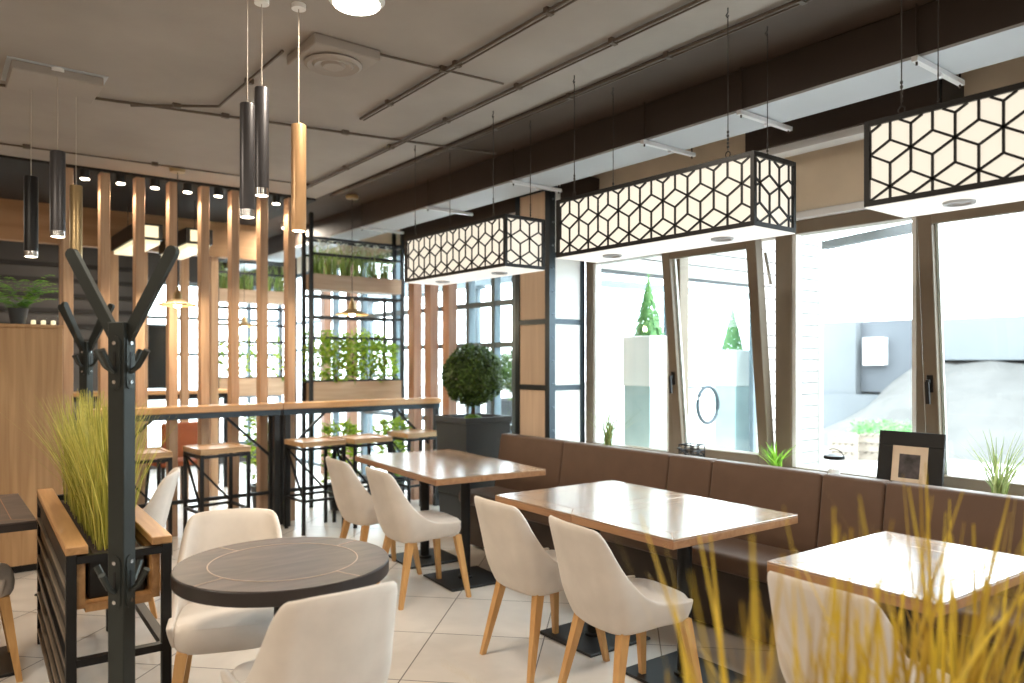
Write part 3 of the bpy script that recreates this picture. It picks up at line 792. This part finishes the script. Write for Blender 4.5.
grass_planter(.60, 1.70, .42, .72, 'slatted planter standing close to the camera under the golden grass', 'blurred golden grass blades close to the camera at bottom right', 230, 'grass2', .2, .64, 5, .013, .70, True)

# coat racks
def coat_rack(x, y, yaw, four, lab):
    t = thing('coat_rack', lab, 'coat rack', (x, y, 0), yaw, 'branching metal coat racks')
    w_ = .029
    MB().box(-w_, w_, -w_, w_, .012, 1.585, .003).build('post', 'rack', t)
    MB().box(-.2, .2, -.2, .2, 0, .012, .003).build('base', 'rack', t)
    dirs = [(1, 0), (-1, 0)]+([(0, 1), (0, -1)] if four else [])
    for dx, dy in dirs:
        a = MB(); px, py = -dy, dx
        p0 = Vector((dx*.012, dy*.012, 1.52)); p1 = Vector((dx*.205, dy*.205, 1.85)); dr = (p1-p0).normalized()
        sd = Vector((px, py, 0)); nn = dr.cross(sd).normalized()
        prof = [(0, -.019)]+[(.352+.019*math.cos(q)-.019, .019*math.sin(q)) for q in [(-PI/2)+PI*k/8 for k in range(9)]]+[(0, .019)]
        # flat arm with a rounded end, seen edge-wise along its bend direction
        v = []; 
        for off in (-.010, .010):
            for u_, s_ in prof: v.append(p0+dr*u_+nn*s_+sd*off)
        n = len(prof)
        a.add(v, [tuple(range(n))[::-1], tuple(range(n, 2*n))]+[(i, (i+1) % n, n+(i+1) % n, n+i) for i in range(n)])
        a.build('arm', 'rack', t)
    for zc in (1.455, .755):
        for dx, dy in ((1, 0), (-1, 0), (0, 1), (0, -1)):
            px, py = -dy, dx
            def Q(o_, s_, z): return (dx*(w_+o_)+px*s_, dy*(w_+o_)+py*s_, zc+z)
            h = MB()
            n = 8; ring = [(.019*math.cos(q), .066+.019*math.sin(q)) for q in [PI*k/n for k in range(n+1)]]+[(-.019*math.cos(q), -.066-.019*math.sin(q)) for q in [PI*k/n for k in range(n+1)]]
            v = [Q(.0, a_, b_) for a_, b_ in ring]+[Q(.004, a_, b_) for a_, b_ in ring]; m_ = len(ring)
            h.add(v, [tuple(range(m_)), tuple(range(m_, 2*m_))]+[(i, (i+1) % m_, m_+(i+1) % m_, m_+i) for i in range(m_)])
            o = h.build('hook_plate', 'rack', t)
            MB().bar(Q(.0045, 0, -.03), Q(.0045, 0, .035), .008, .002, up=(dx, dy, 0)).build('slot', 'black', o)
            bt = MB()
            for z in (-.062, .062): 
                bt.tube([Q(.003, 0, z), Q(.008, 0, z)], .0065, 8)
            bt.build('bolt', 'chrome', o)
            MB().tube([Q(.004, 0, -.03), Q(.03, 0, -.012), Q(.062, 0, .04)], [.008, .009, .0105], 8).build('hook_peg', 'rack', t)
rackyaw = math.radians(-52)
coat_rack(.5, 2.69, math.radians(-48), False, 'tall charcoal metal coat rack with forked top standing before the grass planter')
coat_rack(.817, 5.508, math.radians(-48), True, 'second coat rack behind the grass planter, forked with four arms')

# ball tree
def ball_tree(x, y, zp, w_, lab, cr=.255, n=9000, cz=None):
    t = thing('potted_ball_tree', lab, 'potted tree', (x, y, 0), group='ball trees in square planters')
    h = w_/2
    p = MB()
    def ring(s_, z): return [(-s_, -s_, z), (s_, -s_, z), (s_, s_, z), (-s_, s_, z)]
    levels = [(h*.88, 0), (h*.93, zp*.33), (h*.945, zp*.335), (h*.96, zp*.66), (h*.975, zp*.665), (h*.99, zp-.05), (h*1.04, zp-.045), (h*1.04, zp), (h*.96, zp), (h*.95, zp-.04)]
    v = []; fc = []
    for s_, z in levels: v += ring(s_, z)
    for i in range(len(levels)-1): fc += [(i*4+k, i*4+(k+1) % 4, (i+1)*4+(k+1) % 4, (i+1)*4+k) for k in range(4)]
    fc += [(3, 2, 1, 0), tuple((len(levels)-1)*4+k for k in range(4))]
    p.add(v, fc).build('pot', 'pot', t)
    bd = MB()
    for z in (zp*.335, zp*.665): bd.box(-h*.965, h*.965, -h*.965, h*.965, z-.008, z+.008)
    bd.build('band', 'dark', t)
    cz = cz or zp+.345
    MB().tube([(0, 0, zp-.05), (.006, .004, zp+.06), (-.004, .0, cz-cr*.6)], [.02, .017, .015], 10).build('trunk', 'bark', t)
    ms = MB()
    for i in range(260):
        d_ = rvec(); d_.z = abs(d_.z); c = Vector((d_.x*.085, d_.y*.085, zp-.04+d_.z*.05)); leaf(ms, c, d_, rvec(), .03, .016)
    ms.build('moss', 'moss', t, fix=False)
    g = MB()
    for i in range(n):
        d_ = rvec(); r_ = cr*(1-.35*random.random()**2)*(1+.05*math.sin(7*d_.x+3)*math.cos(6*d_.z+5*d_.y))
        leaf(g, d_*r_+Vector((0, 0, cz)), (d_+rvec()*.7), (d_+rvec()*.8), rnd(.03, .05), rnd(.014, .022))
    g.build('foliage', 'topiary', t, fix=False)
random.seed(11)
ball_tree(3.72, 5.33, .99, .46, 'round clipped ball tree in a tall anthracite square planter beyond the bench')
ball_tree(5.9, 7.57, .98, .5, 'paler ball tree in a planter seen behind the glass beside the pillar', .26, 5000)

# leafy shelf unit
def plant_clump(mb, c, n, r_, h, L, W):
    for i in range(n):
        a = rnd(0, 2*PI); q = r_*math.sqrt(random.random()); z = h*random.random()**.8
        p = Vector((c[0]+q*math.cos(a), c[1]+q*math.sin(a), c[2]+z))
        leaf(mb, p, Vector((rnd(-1, 1), rnd(-1, 1), rnd(.1, 1))), Vector((math.cos(a), math.sin(a), rnd(-.3, .9))), rnd(.7, 1.3)*L, rnd(.7, 1.3)*W)
def stems(mb, c, n, r_, h):
    for i in range(n):
        a = rnd(0, 2*PI); q = r_*random.random()
        mb.tube([c, (c[0]+q*.5*math.cos(a), c[1]+q*.5*math.sin(a), c[2]+h*.5), (c[0]+q*math.cos(a), c[1]+q*math.sin(a), c[2]+h*rnd(.7, .95))], .003, 5)
def shelf_unit(x0, x1, y0, lab, deep=.22, zt=2.40, posts=True):
    t = thing('plant_shelf', lab, 'shelf unit', (x0, y0, 0), group='steel plant shelves')
    L = x1-x0; b = .035
    f = MB()
    for x in (0, L-b):
        for y in (0, deep-b): f.box(x, x+b, y, y+b, 0, CEIL-.03 if posts else 2.75)
    f.box(L*.86, L*.86+.025, deep-b, deep-.01, 1.27, 2.15)
    for z in (2.68, 2.52, 2.10, 1.89, 1.68, 1.24):
        for y in (.005, deep-b): f.box(b, L-b, y, y+.02, z, z+.026)
        if z in (2.68, 2.10, 1.24):
            for x in (.005, L-b): f.box(x, x+.02, b, deep-b, z, z+.026)
    f.build('frame', 'dark', t)
    for z0, z1 in ((2.18, 2.335), (1.03, 1.25)):
        bx = MB(); bx.box(b, L-b, .004, .02, z0, z1); bx.box(b, L-b, deep-.02, deep-.004, z0, z1); bx.box(b, L-b, .02, deep-.02, z0, z0+.015); bx.box(b, b+.015, .02, deep-.02, z0+.015, z1); bx.box(L-b-.015, L-b, .02, deep-.02, z0+.015, z1)
        bx.build('trough', 'shelf_box', t)
        MB().box(b+.015, L-b-.015, .021, deep-.021, z1-.03, z1-.02).build('soil', 'soil', t)
    return t
shelf_unit(3.02, 4.09, 7.15, 'black steel plant shelf with two timber troughs right behind the bar')
shelf_unit(2.75, 3.75, 9.3, 'second steel plant shelf standing farther back beyond the slat posts')
random.seed(21)
GP = 'leafy plants in the lower troughs'; GT = 'flowering plants in the upper troughs'
for i in range(5):
    x = 3.16+i*.185; g = MB(); stems(g, (x, 7.26, 1.22), 5, .1, .38); o = g.build('leafy_plant', 'bark')
    where = ('at the left end of the lower shelf trough', 'second from left in the lower shelf trough', 'in the middle of the lower shelf trough, under the brass pendant', 'second from right in the lower shelf trough', 'at the right end of the lower shelf trough')[i]
    tag(o, 'bright green leafy plant '+where, 'plant', GP)
    g = MB(); plant_clump(g, (x, 7.26, 1.24), 430, .125, (.52, .46, .5, .52, .4)[i], .075, .021)
    lo = g.build('foliage', 'leaf', o, fix=False)
for i in range(6):
    x = 3.14+i*.155; g = MB()
    for k in range(60): blade(g, (x+rnd(-.05, .05), 7.26+rnd(-.05, .05), 2.33), rnd(0, 6.28), rnd(.05, .5), rnd(.2, .36), .012)
    where = ('first from left', 'second from left', 'third from left', 'third from right', 'second from right', 'at the right end')[i]
    o = g.build('trailing_plant', 'leaf_dk', fix=False); tag(o, 'green plant with pale blooms in the upper shelf trough, '+where, 'plant', GT)
    g = MB()
    for k in range(22):
        cc = Vector((x+rnd(-.11, .11), 7.26+rnd(-.1, .1), 2.33+rnd(.24, .38)))
        for q in range(3): leaf(g, cc, rvec(), rvec(), .024, .018)
    g.build('blooms', 'bloom', o, fix=False)
for i in range(4):
    x = 2.9+i*.23; g = MB()
    plant_clump(g, (x, 9.41, 1.24), 120, .13, .5, .08, .03)
    m2 = MB(); stems(m2, (x, 9.41, 1.22), 5, .1, .38); o = m2.build('leafy_plant', 'bark'); g.build('foliage', 'leaf', o, fix=False)
    tag(o, 'leafy plant in the lower trough of the rear shelf, %s' % ('leftmost', 'second from left', 'third from left', 'rightmost')[i], 'plant', 'plants of the rear shelf')
    g = MB(); 
    for k in range(60): blade(g, (x+rnd(-.08, .08), 9.41+rnd(-.05, .05), 2.33), rnd(0, 6.28), rnd(.05, .5), rnd(.2, .36), .014)
    tag(g.build('trailing_plant', 'leaf_dk', fix=False), 'grassy plant in the upper trough of the rear shelf, %s' % ('leftmost', 'second from left', 'third from left', 'rightmost')[i], 'plant', 'plants of the rear shelf')
# floor plants behind the stools
for x, y, lab in ((3.24, 6.93, 'bushy green plant in a dark pot on the floor behind the fourth bar stool'), (2.63, 7.35, 'bushy green plant in a dark pot behind the join of the bar tables'), (3.80, 6.93, 'bushy green plant in a dark pot behind the right bar stool')):
    t = thing('potted_shrub', lab, 'potted plant', (x, y, 0), group='floor plants behind the bar')
    MB().lathe([(.10, 0), (.13, .24), (.135, .25), (.12, .25), (.115, .22)], n=24).build('pot', 'pot', t)
    g = MB(); stems(g, (0, 0, .22), 6, .1, .5); g.build('stem', 'bark', t)
    g = MB(); plant_clump(g, (0, 0, .27), 330, .15, .58 if x != 2.63 else .72, .08, .03); g.build('foliage', 'leaf', t, fix=False)

# ================================================================== LEFT PARTITION AND FERN
t = thing('wood_partition', 'tall oak-veneered partition at the left edge with a fern on top', 'partition', (-1.6, 6.18, 0))
MB().box(0, 2.37, 0, .13, .05, 1.69, .003).build('panel', 'partition', t)
MB().box(-.01, 2.38, -.01, .14, 1.69, 1.715, .003).build('top_board', 'partition', t)
MB().box(.02, 2.35, .02, .11, 0, .05).build('plinth', 'black', t)
random.seed(5)
t = thing('potted_fern', 'green fern in a small dark pot on top of the oak partition', 'potted plant', (.51, 6.24, 1.715))
MB().lathe([(.045, 0), (.06, .10), (.065, .11), (.055, .11), (.05, .09)], n=20).build('pot', 'pot', t)
g = MB()
for i in range(34):
    az = rnd(0, 2*PI); ln_ = rnd(.12, .24); up = rnd(.8, 2.8)
    for k in range(9):
        s_ = (k+1)/9; c = Vector((math.cos(az)*ln_*s_, math.sin(az)*ln_*s_, .10+up*ln_*s_-.55*ln_*up*s_*s_))
        for sd in (-1, 1): leaf(g, c, (0, 0, 1), (math.cos(az+sd*1.1), math.sin(az+sd*1.1), .1), .07*(1.1-s_*.7), .024)
g.build('fronds', 'fern', t, fix=False)
for i, x in enumerate((.60, .66, .72)):
    t = thing('reflection_glass', 'small glowing glass standing in for a lamp reflection on the oak partition, %s' % ('nearest the fern', 'middle of the three', 'at the partition end')[i], 'reflection glass', (x, 6.24, 1.715), group='glowing reflection glasses on the partition')
    MB().lathe([(.018, 0), (.02, .002), (.023, .06)], n=16, cap=False).build('glass', 'glass_jar', t)
    MB().lathe([(.015, .002), (.015, .03), (.001, .034)], n=14).build('candle', 'lantern_far', t)  # made-up glowing glasses in place of pendant lamp reflections

# ================================================================== BEYOND THE SCREEN
for x, y0, y1, z, lab in ((1.55, 7.2, 8.2, 2.50, 'black box lantern with yellow underside behind the second and third slat posts'), (1.98, 7.2, 8.2, 2.50, 'black box lantern with yellow underside behind the fourth slat post')):
    t = thing('box_lantern', lab, 'pendant lantern', (x, y0, z), group='box lanterns beyond the screen')
    MB().box(-.12, .12, 0, y1-y0, .03, .17, .004).build('housing', 'black', t)
    MB().box(-.10, .10, .03, y1-y0-.03, -.005, .03).build('diffuser', 'lantern_far', t)
    MB().box(-.08, .08, -.012, .004, .05, .15).build('end_panel', 'lantern_far', t)
    MB().tube([(0, .15, .17), (0, .15, CEIL-.02-z)], .004, 5).tube([(0, y1-y0-.15, .17), (0, y1-y0-.15, CEIL-.02-z)], .004, 5).build('cord', 'cord_dark', t)
for i, x in enumerate((.42, 1.02, 1.45, 1.72, 2.12, 2.42)):
    one(MB().box(x, x+.075, 8.36, 8.44, 0, 2.58, .003), 'rear_slat_post', 'column', 'slim oak post of the rear screen, %s from the left' % ('first', 'second', 'third', 'fourth', 'fifth', 'sixth')[i], 'slat post', 'oak posts of the rear screen')
t = thing('counter_table', 'long narrow oak counter in the back room seen between the slat posts', 'counter', (.9, 8.9, 0))
MB().box(0, 1.9, 0, .4, 1.09, 1.13, .004).build('worktop', 'bar', t)
for x in (.03, .93, 1.83):
    MB().box(x, x+.04, .03, .07, 0, 1.09).build('leg', 'black', t); MB().box(x, x+.04, .33, .37, 0, 1.09).build('leg', 'black', t)
MB().box(0.03, 1.87, .04, .36, 1.04, 1.09).build('apron', 'black', t)
t = thing('wall_panel', 'tall black panel on the back wall beyond the slat screen', 'panel', (2.46, 10.85, 1.12))
MB().box(-.2, .2, 0, .04, 0, .8, .004).build('board', 'black', t); MB().box(-.21, .21, -.01, .05, -.03, 0).box(-.21, .21, -.01, .05, .8, .83).build('edging', 'dark', t)
def far_chair(x, y, deg, lab):
    t = thing('side_chair', lab, 'chair', (x, y, 0), math.radians(deg), 'rust chairs in the back room')
    MB().box(-.2, .2, -.2, .2, .43, .48, .02, 2).build('seat', 'chairfar', t)
    MB().box(-.22, -.17, -.2, .2, .52, .86, .02, 2).build('backrest', 'chairfar', t)
    for sx in (-1, 1):
        for sy in (-1, 1): MB().taper((sx*.17, sy*.17, .43 if sx > 0 else .6), (sx*.2, sy*.19, 0), .03, .022).build('leg', 'black', t)
far_chair(1.35, 8.0, 80, 'rust coloured chair in the back room behind the second slat post')
far_chair(1.95, 8.0, 100, 'rust coloured chair in the back room behind the fourth slat post')

# ================================================================== ON THE SILL
SZ = .763
def sill_grass(x, y, lab, n, h, mat, w_, lean, seed):
    random.seed(seed)
    t = thing('grass_pot', lab, 'potted plant', (x, y, SZ), group='small pots on the window sill')
    MB().lathe([(.03, 0), (.036, .05), (.038, .055), (.032, .055), (.03, .045)], n=20).build('pot', 'white', t)
    g = MB()
    for k in range(n): blade(g, (rnd(-.02, .02), rnd(-.02, .02), .04), rnd(0, 6.28), rnd(.05, lean), rnd(.55, 1)*h, w_)
    g.build('blades', mat, t, fix=False)
sill_grass(4.0, 3.98, 'thin pale green grass in a pot on the sill beside the window jamb', 60, .40, 'sillgrass', .010, .9, 1)
sill_grass(4.0, 2.58, 'bright green spiky plant on the sill at the foot of the tilted sash', 50, .19, 'succ', .016, 1.1, 2)
sill_grass(4.0, 1.40, 'wispy dry grass in a pot on the sill right of the picture frame', 60, .36, 'sillgrass', .009, .9, 4)
t = thing('jar_lantern', 'round white glass jar lantern with a black lid on the sill', 'lantern', (4.0, 2.22, SZ))
MB().lathe([(.045, 0), (.07, .02), (.08, .07), (.075, .12), (.05, .15)], n=28, cap=False).build('jar', 'glass_jar', t)
MB().lathe([(.05, .15), (.056, .152), (.056, .17), (.02, .178), (.001, .179)], n=28).build('lid', 'black', t)
MB().lathe([(.03, .012), (.03, .095), (.004, .098), (.003, .108)], n=18).build('candle', 'white', t)
MB().tube([(0, .058*math.cos(PI*k/8), .158+.05*math.sin(PI*k/8)) for k in range(9)], .0025, 5).build('handle', 'black', t)
t = thing('window_ornament', 'tiny black metal cart ornament on the sill beside the tilted sash', 'ornament', (4.0, 3.21, SZ))
b = MB()
for z in (.05, .075, .10): 
    b.tube([(-.04, -.04, z), (.04, -.04, z), (.04, .04, z), (-.04, .04, z)], .003, 5, closed=True)
for x in (-.04, 0, .04):
    for y in (-.04, 0, .04): b.tube([(x, y, .05), (x, y, .10)], .0025, 5)
b.build('basket', 'black', t)
for y in (-.045, .045): MB().tube([(.035*math.cos(2*PI*k/14), y, .035+.035*math.sin(2*PI*k/14)) for k in range(14)], .0035, 5, closed=True).build('wheel', 'black', t)
MB().tube([(-.04, 0, .06), (-.08, 0, .09), (-.10, 0, .09)], .004, 5).build('handlebar', 'black', t)
t.scale = (1.45,)*3
t = thing('picture_frame', 'wide black picture frame with cream mat leaning against the window on the sill', 'picture frame', (3.965, 1.81, SZ+.002), 0)
fr = MB(); sh = Matrix.Rotation(math.radians(9), 4, 'Y')
w2, hh, bw = .163, .333, .074
fr.box(0, .022, -w2, w2, 0, bw, .002, 1, sh).box(0, .022, -w2, w2, hh-bw, hh, .002, 1, sh).box(0, .022, -w2, -w2+bw, bw, hh-bw, .002, 1, sh).box(0, .022, w2-bw, w2, bw, hh-bw, .002, 1, sh)
fr.build('moulding', 'black', t)
MB().box(.004, .01, -w2+bw, w2-bw, bw, hh-bw, 0, 1, sh).build('mat_board', 'mat_board', t)
MB().box(.002, .0045, -.052, .052, bw+.02, hh-bw-.042, 0, 1, sh).build('photograph', 'print', t)
MB().box(.012, .018, -w2+.01, w2-.01, .01, hh-.01, 0, 1, sh).build('backing', 'white', t)

# ================================================================== OUTDOORS
struct(MB().box(XW+.12, 60, -40, 40, -.12, -.02).build('ground_outside', 'paving'))
fac = sempty('wall_facade', (4.32, 4.5, 0))
f = MB(); n = 12
for i in range(26):
    z = -.02+i*.125; f.box(2.30, 3.45, .0, .04, z, z+.112)
    if z > 2.15: f.box(.02, 2.30, .0, .04, z, z+.112)
f.build('siding', 'siding', fac)
MB().box(2.30, 3.45, .041, .06, -.02, 3.22).box(.02, 2.30, .041, .06, 2.2, 3.22).build('backing', 'ext_conc', fac)
MB().box(3.45, 3.52, -.02, .3, -.02, 3.22).build('corner_board', 'siding', fac)
f = MB()
for x in (.02, .95, 1.05, 2.25): f.box(x, x+.05, 0, .05, -.02, 2.15)
for z in (-.02, .02, 2.08): f.box(.02, 2.30, 0, .05, z, z+.06)
f.build('entrance_frame', 'steel', fac)
MB().box(.05, 2.27, .02, .026, 0, 2.1).build('entrance_glass', 'glass', fac)
MB().tube([(1.46+.15*math.cos(2*PI*k/24), -.05, 1.05+.17*math.sin(2*PI*k/24)) for k in range(24)], .018, 8, closed=True).tube([(1.1, -.05, 1.22), (1.5, -.05, 1.22)], .01, 6).build('ring_handle', 'pillar_steel', fac)
def topiary(x, y, lab, k=1.):
    t = thing('topiary_planter', lab, 'topiary', (x, y, -.02), group='cone topiaries outside the entrance')
    MB().box(-.14*k, .14*k, -.14*k, .14*k, 0, 1.28*k, .004).build('pedestal', 'teal', t)
    MB().box(-.15*k, .15*k, -.15*k, .15*k, 1.28*k, 1.68*k, .006).build('planter_box', 'white', t)
    g = MB()
    for i in range(1100):
        s_ = 1-math.sqrt(random.random()); a = rnd(0, 2*PI); r_ = .13*k*(1-s_)*rnd(.8, 1.05)+.01
        leaf(g, (r_*math.cos(a), r_*math.sin(a), (1.66+.5*s_)*k), (math.cos(a), math.sin(a), .5), (math.cos(a), math.sin(a), .8), .05*k, .018*k)
    g.build('cone_foliage', 'cone', t, fix=False)
random.seed(31)
topiary(4.65, 4.17, 'clipped green cone on a tall white planter outside the left fixed pane')
topiary(6.78, 4.9, 'clipped green cone on a tall white planter behind the glass entrance door', .95)
for i, y in enumerate((6.6, 8.1, 9.6, 11.1)):
    t = thing('canopy_post', 'blue-grey canopy post outside the far windows, %s' % ('nearest the pillar', 'second from the pillar', 'third from the pillar', 'farthest from the pillar')[i], 'post', (5.7, y, -.02), group='canopy posts outside the far windows')
    MB().lathe([(.12, 0), (.12, .02), (.075, .03), (.07, .06), (.07, 2.42)], n=20).build('shaft', 'steel', t)
    MB().box(-.11, .11, -.11, .11, 2.42, 2.45).build('cap', 'steel', t)
t = thing('canopy_beam', 'blue-grey horizontal beam carried by the posts outside the far windows', 'beam', (5.7, 8.8, 2.43))
MB().box(-.06, .06, -2.6, 2.7, 0, .2, .004).build('web', 'steel', t); MB().box(-.1, .1, -2.6, 2.7, .2, .215).build('flange', 'steel', t)
t = thing('awning_bar', 'pale retractable awning bar outside above the window between lanterns', 'awning', (0, 0, 0))
def at(px, d_): 
    F = Vector((.6138, .7895, 0)); R = Vector((.7895, -.6138, 0)); return (F+R*((px-512)/755))*d_
a0 = at(825, 6.4); a1 = at(925, 5.45)
MB().bar((a0.x, a0.y, 2.44), (a1.x, a1.y, 2.44), .07, .07).build('front_bar', 'ext_conc', t)
MB().bar((a0.x+.1, a0.y+.3, 2.56), (a1.x+.1, a1.y+.3, 2.56), .5, .02).build('canopy', 'white', t)
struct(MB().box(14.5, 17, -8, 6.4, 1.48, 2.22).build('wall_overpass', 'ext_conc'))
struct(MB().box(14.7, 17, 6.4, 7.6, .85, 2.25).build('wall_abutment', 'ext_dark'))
struct(MB().box(14.5, 17, 7.6, 8.7, .8, 2.25).box(14.4, 17, 6.0, 8.7, -.02, .8).build('wall_retaining', 'ext_conc'))
random.seed(8)
w = MB(); N = 26; v = []; fc = []
for i in range(N):
    for j in range(N):
        x = 10.5+i*.4; y = -6+j*.56; s_ = min(1, max(0, (x-12.3)/2.3)); hgt = 1.55*s_*min(1, max(.1, (8.0-y)/1.5))
        v.append((x, y, -.05+hgt+rnd(-.06, .06)*s_))
for i in range(N-1): fc += [(i*N+j, (i+1)*N+j, (i+1)*N+j+1, i*N+j+1) for j in range(N-1)]
w.add(v, fc, False)
struct(w.build('ground_slope', 'ext_rock'))
pc = at(866, 13.)
for i in range(3):
    p = at(846+i*26, 11.4)
    t = thing('pallet_stack', 'pile of grey timber pallets outside, %s' % ('left one', 'middle one', 'right one under green plants')[i], 'pallet', (p.x, p.y, -.02), .3, 'pallet stacks outside')
    for k in range(3):
        b = MB(); z = k*.13
        for q in range(5): b.box(-.24, .24, -.2+q*.085, -.14+q*.085, z+.10, z+.12)
        for q in (-.2, 0, .17): b.box(q-.02, q+.05, -.2, .2, z, z+.10)
        b.build('pallet', 'pallet', t)
g = MB(); p = at(882, 11.4); plant_clump(g, (p.x, p.y, .37), 500, .42, .16, .08, .04)
tag(g.build('green_plants', 'cone', fix=False), 'low green plants on top of the pallets outside', 'plants')
t = thing('meter_cabinet', 'white utility box outside mounted on the concrete abutment', 'box', (14.6, 7.26, 1.38))
MB().box(-.1, .098, -.2, .2, 0, .53, .01).build('cabinet', 'white', t); MB().box(-.115, -.1, -.17, .17, .03, .5, .003).build('door', 'siding', t)

# ================================================================== LIGHT, CAMERA
sc = bpy.context.scene
wd = bpy.data.worlds.new('daylight'); sc.world = wd; wd.use_nodes = True
bg = wd.node_tree.nodes['Background']; bg.inputs['Color'].default_value = (.87, .945, 1, 1); bg.inputs['Strength'].default_value = 7.
cam = bpy.data.cameras.new('camera'); co = bpy.data.objects.new('camera', cam); C.objects.link(co)
co.location = (0, 0, 1.46); co.rotation_euler = (PI/2, 0, -math.atan(587/755))
cam.sensor_width = 36; cam.lens = 755/1024*36; cam.shift_y = 19.5/1024; cam.clip_start = .05
cam.dof.use_dof = True; cam.dof.focus_distance = 3.3; cam.dof.aperture_fstop = 1.8
sc.camera = co
sc.view_settings.view_transform = 'Standard'; sc.view_settings.look = 'None'; sc.view_settings.gamma = 1
sc.view_settings.exposure = .8
try: sc.cycles.use_denoising = True
except Exception: pass
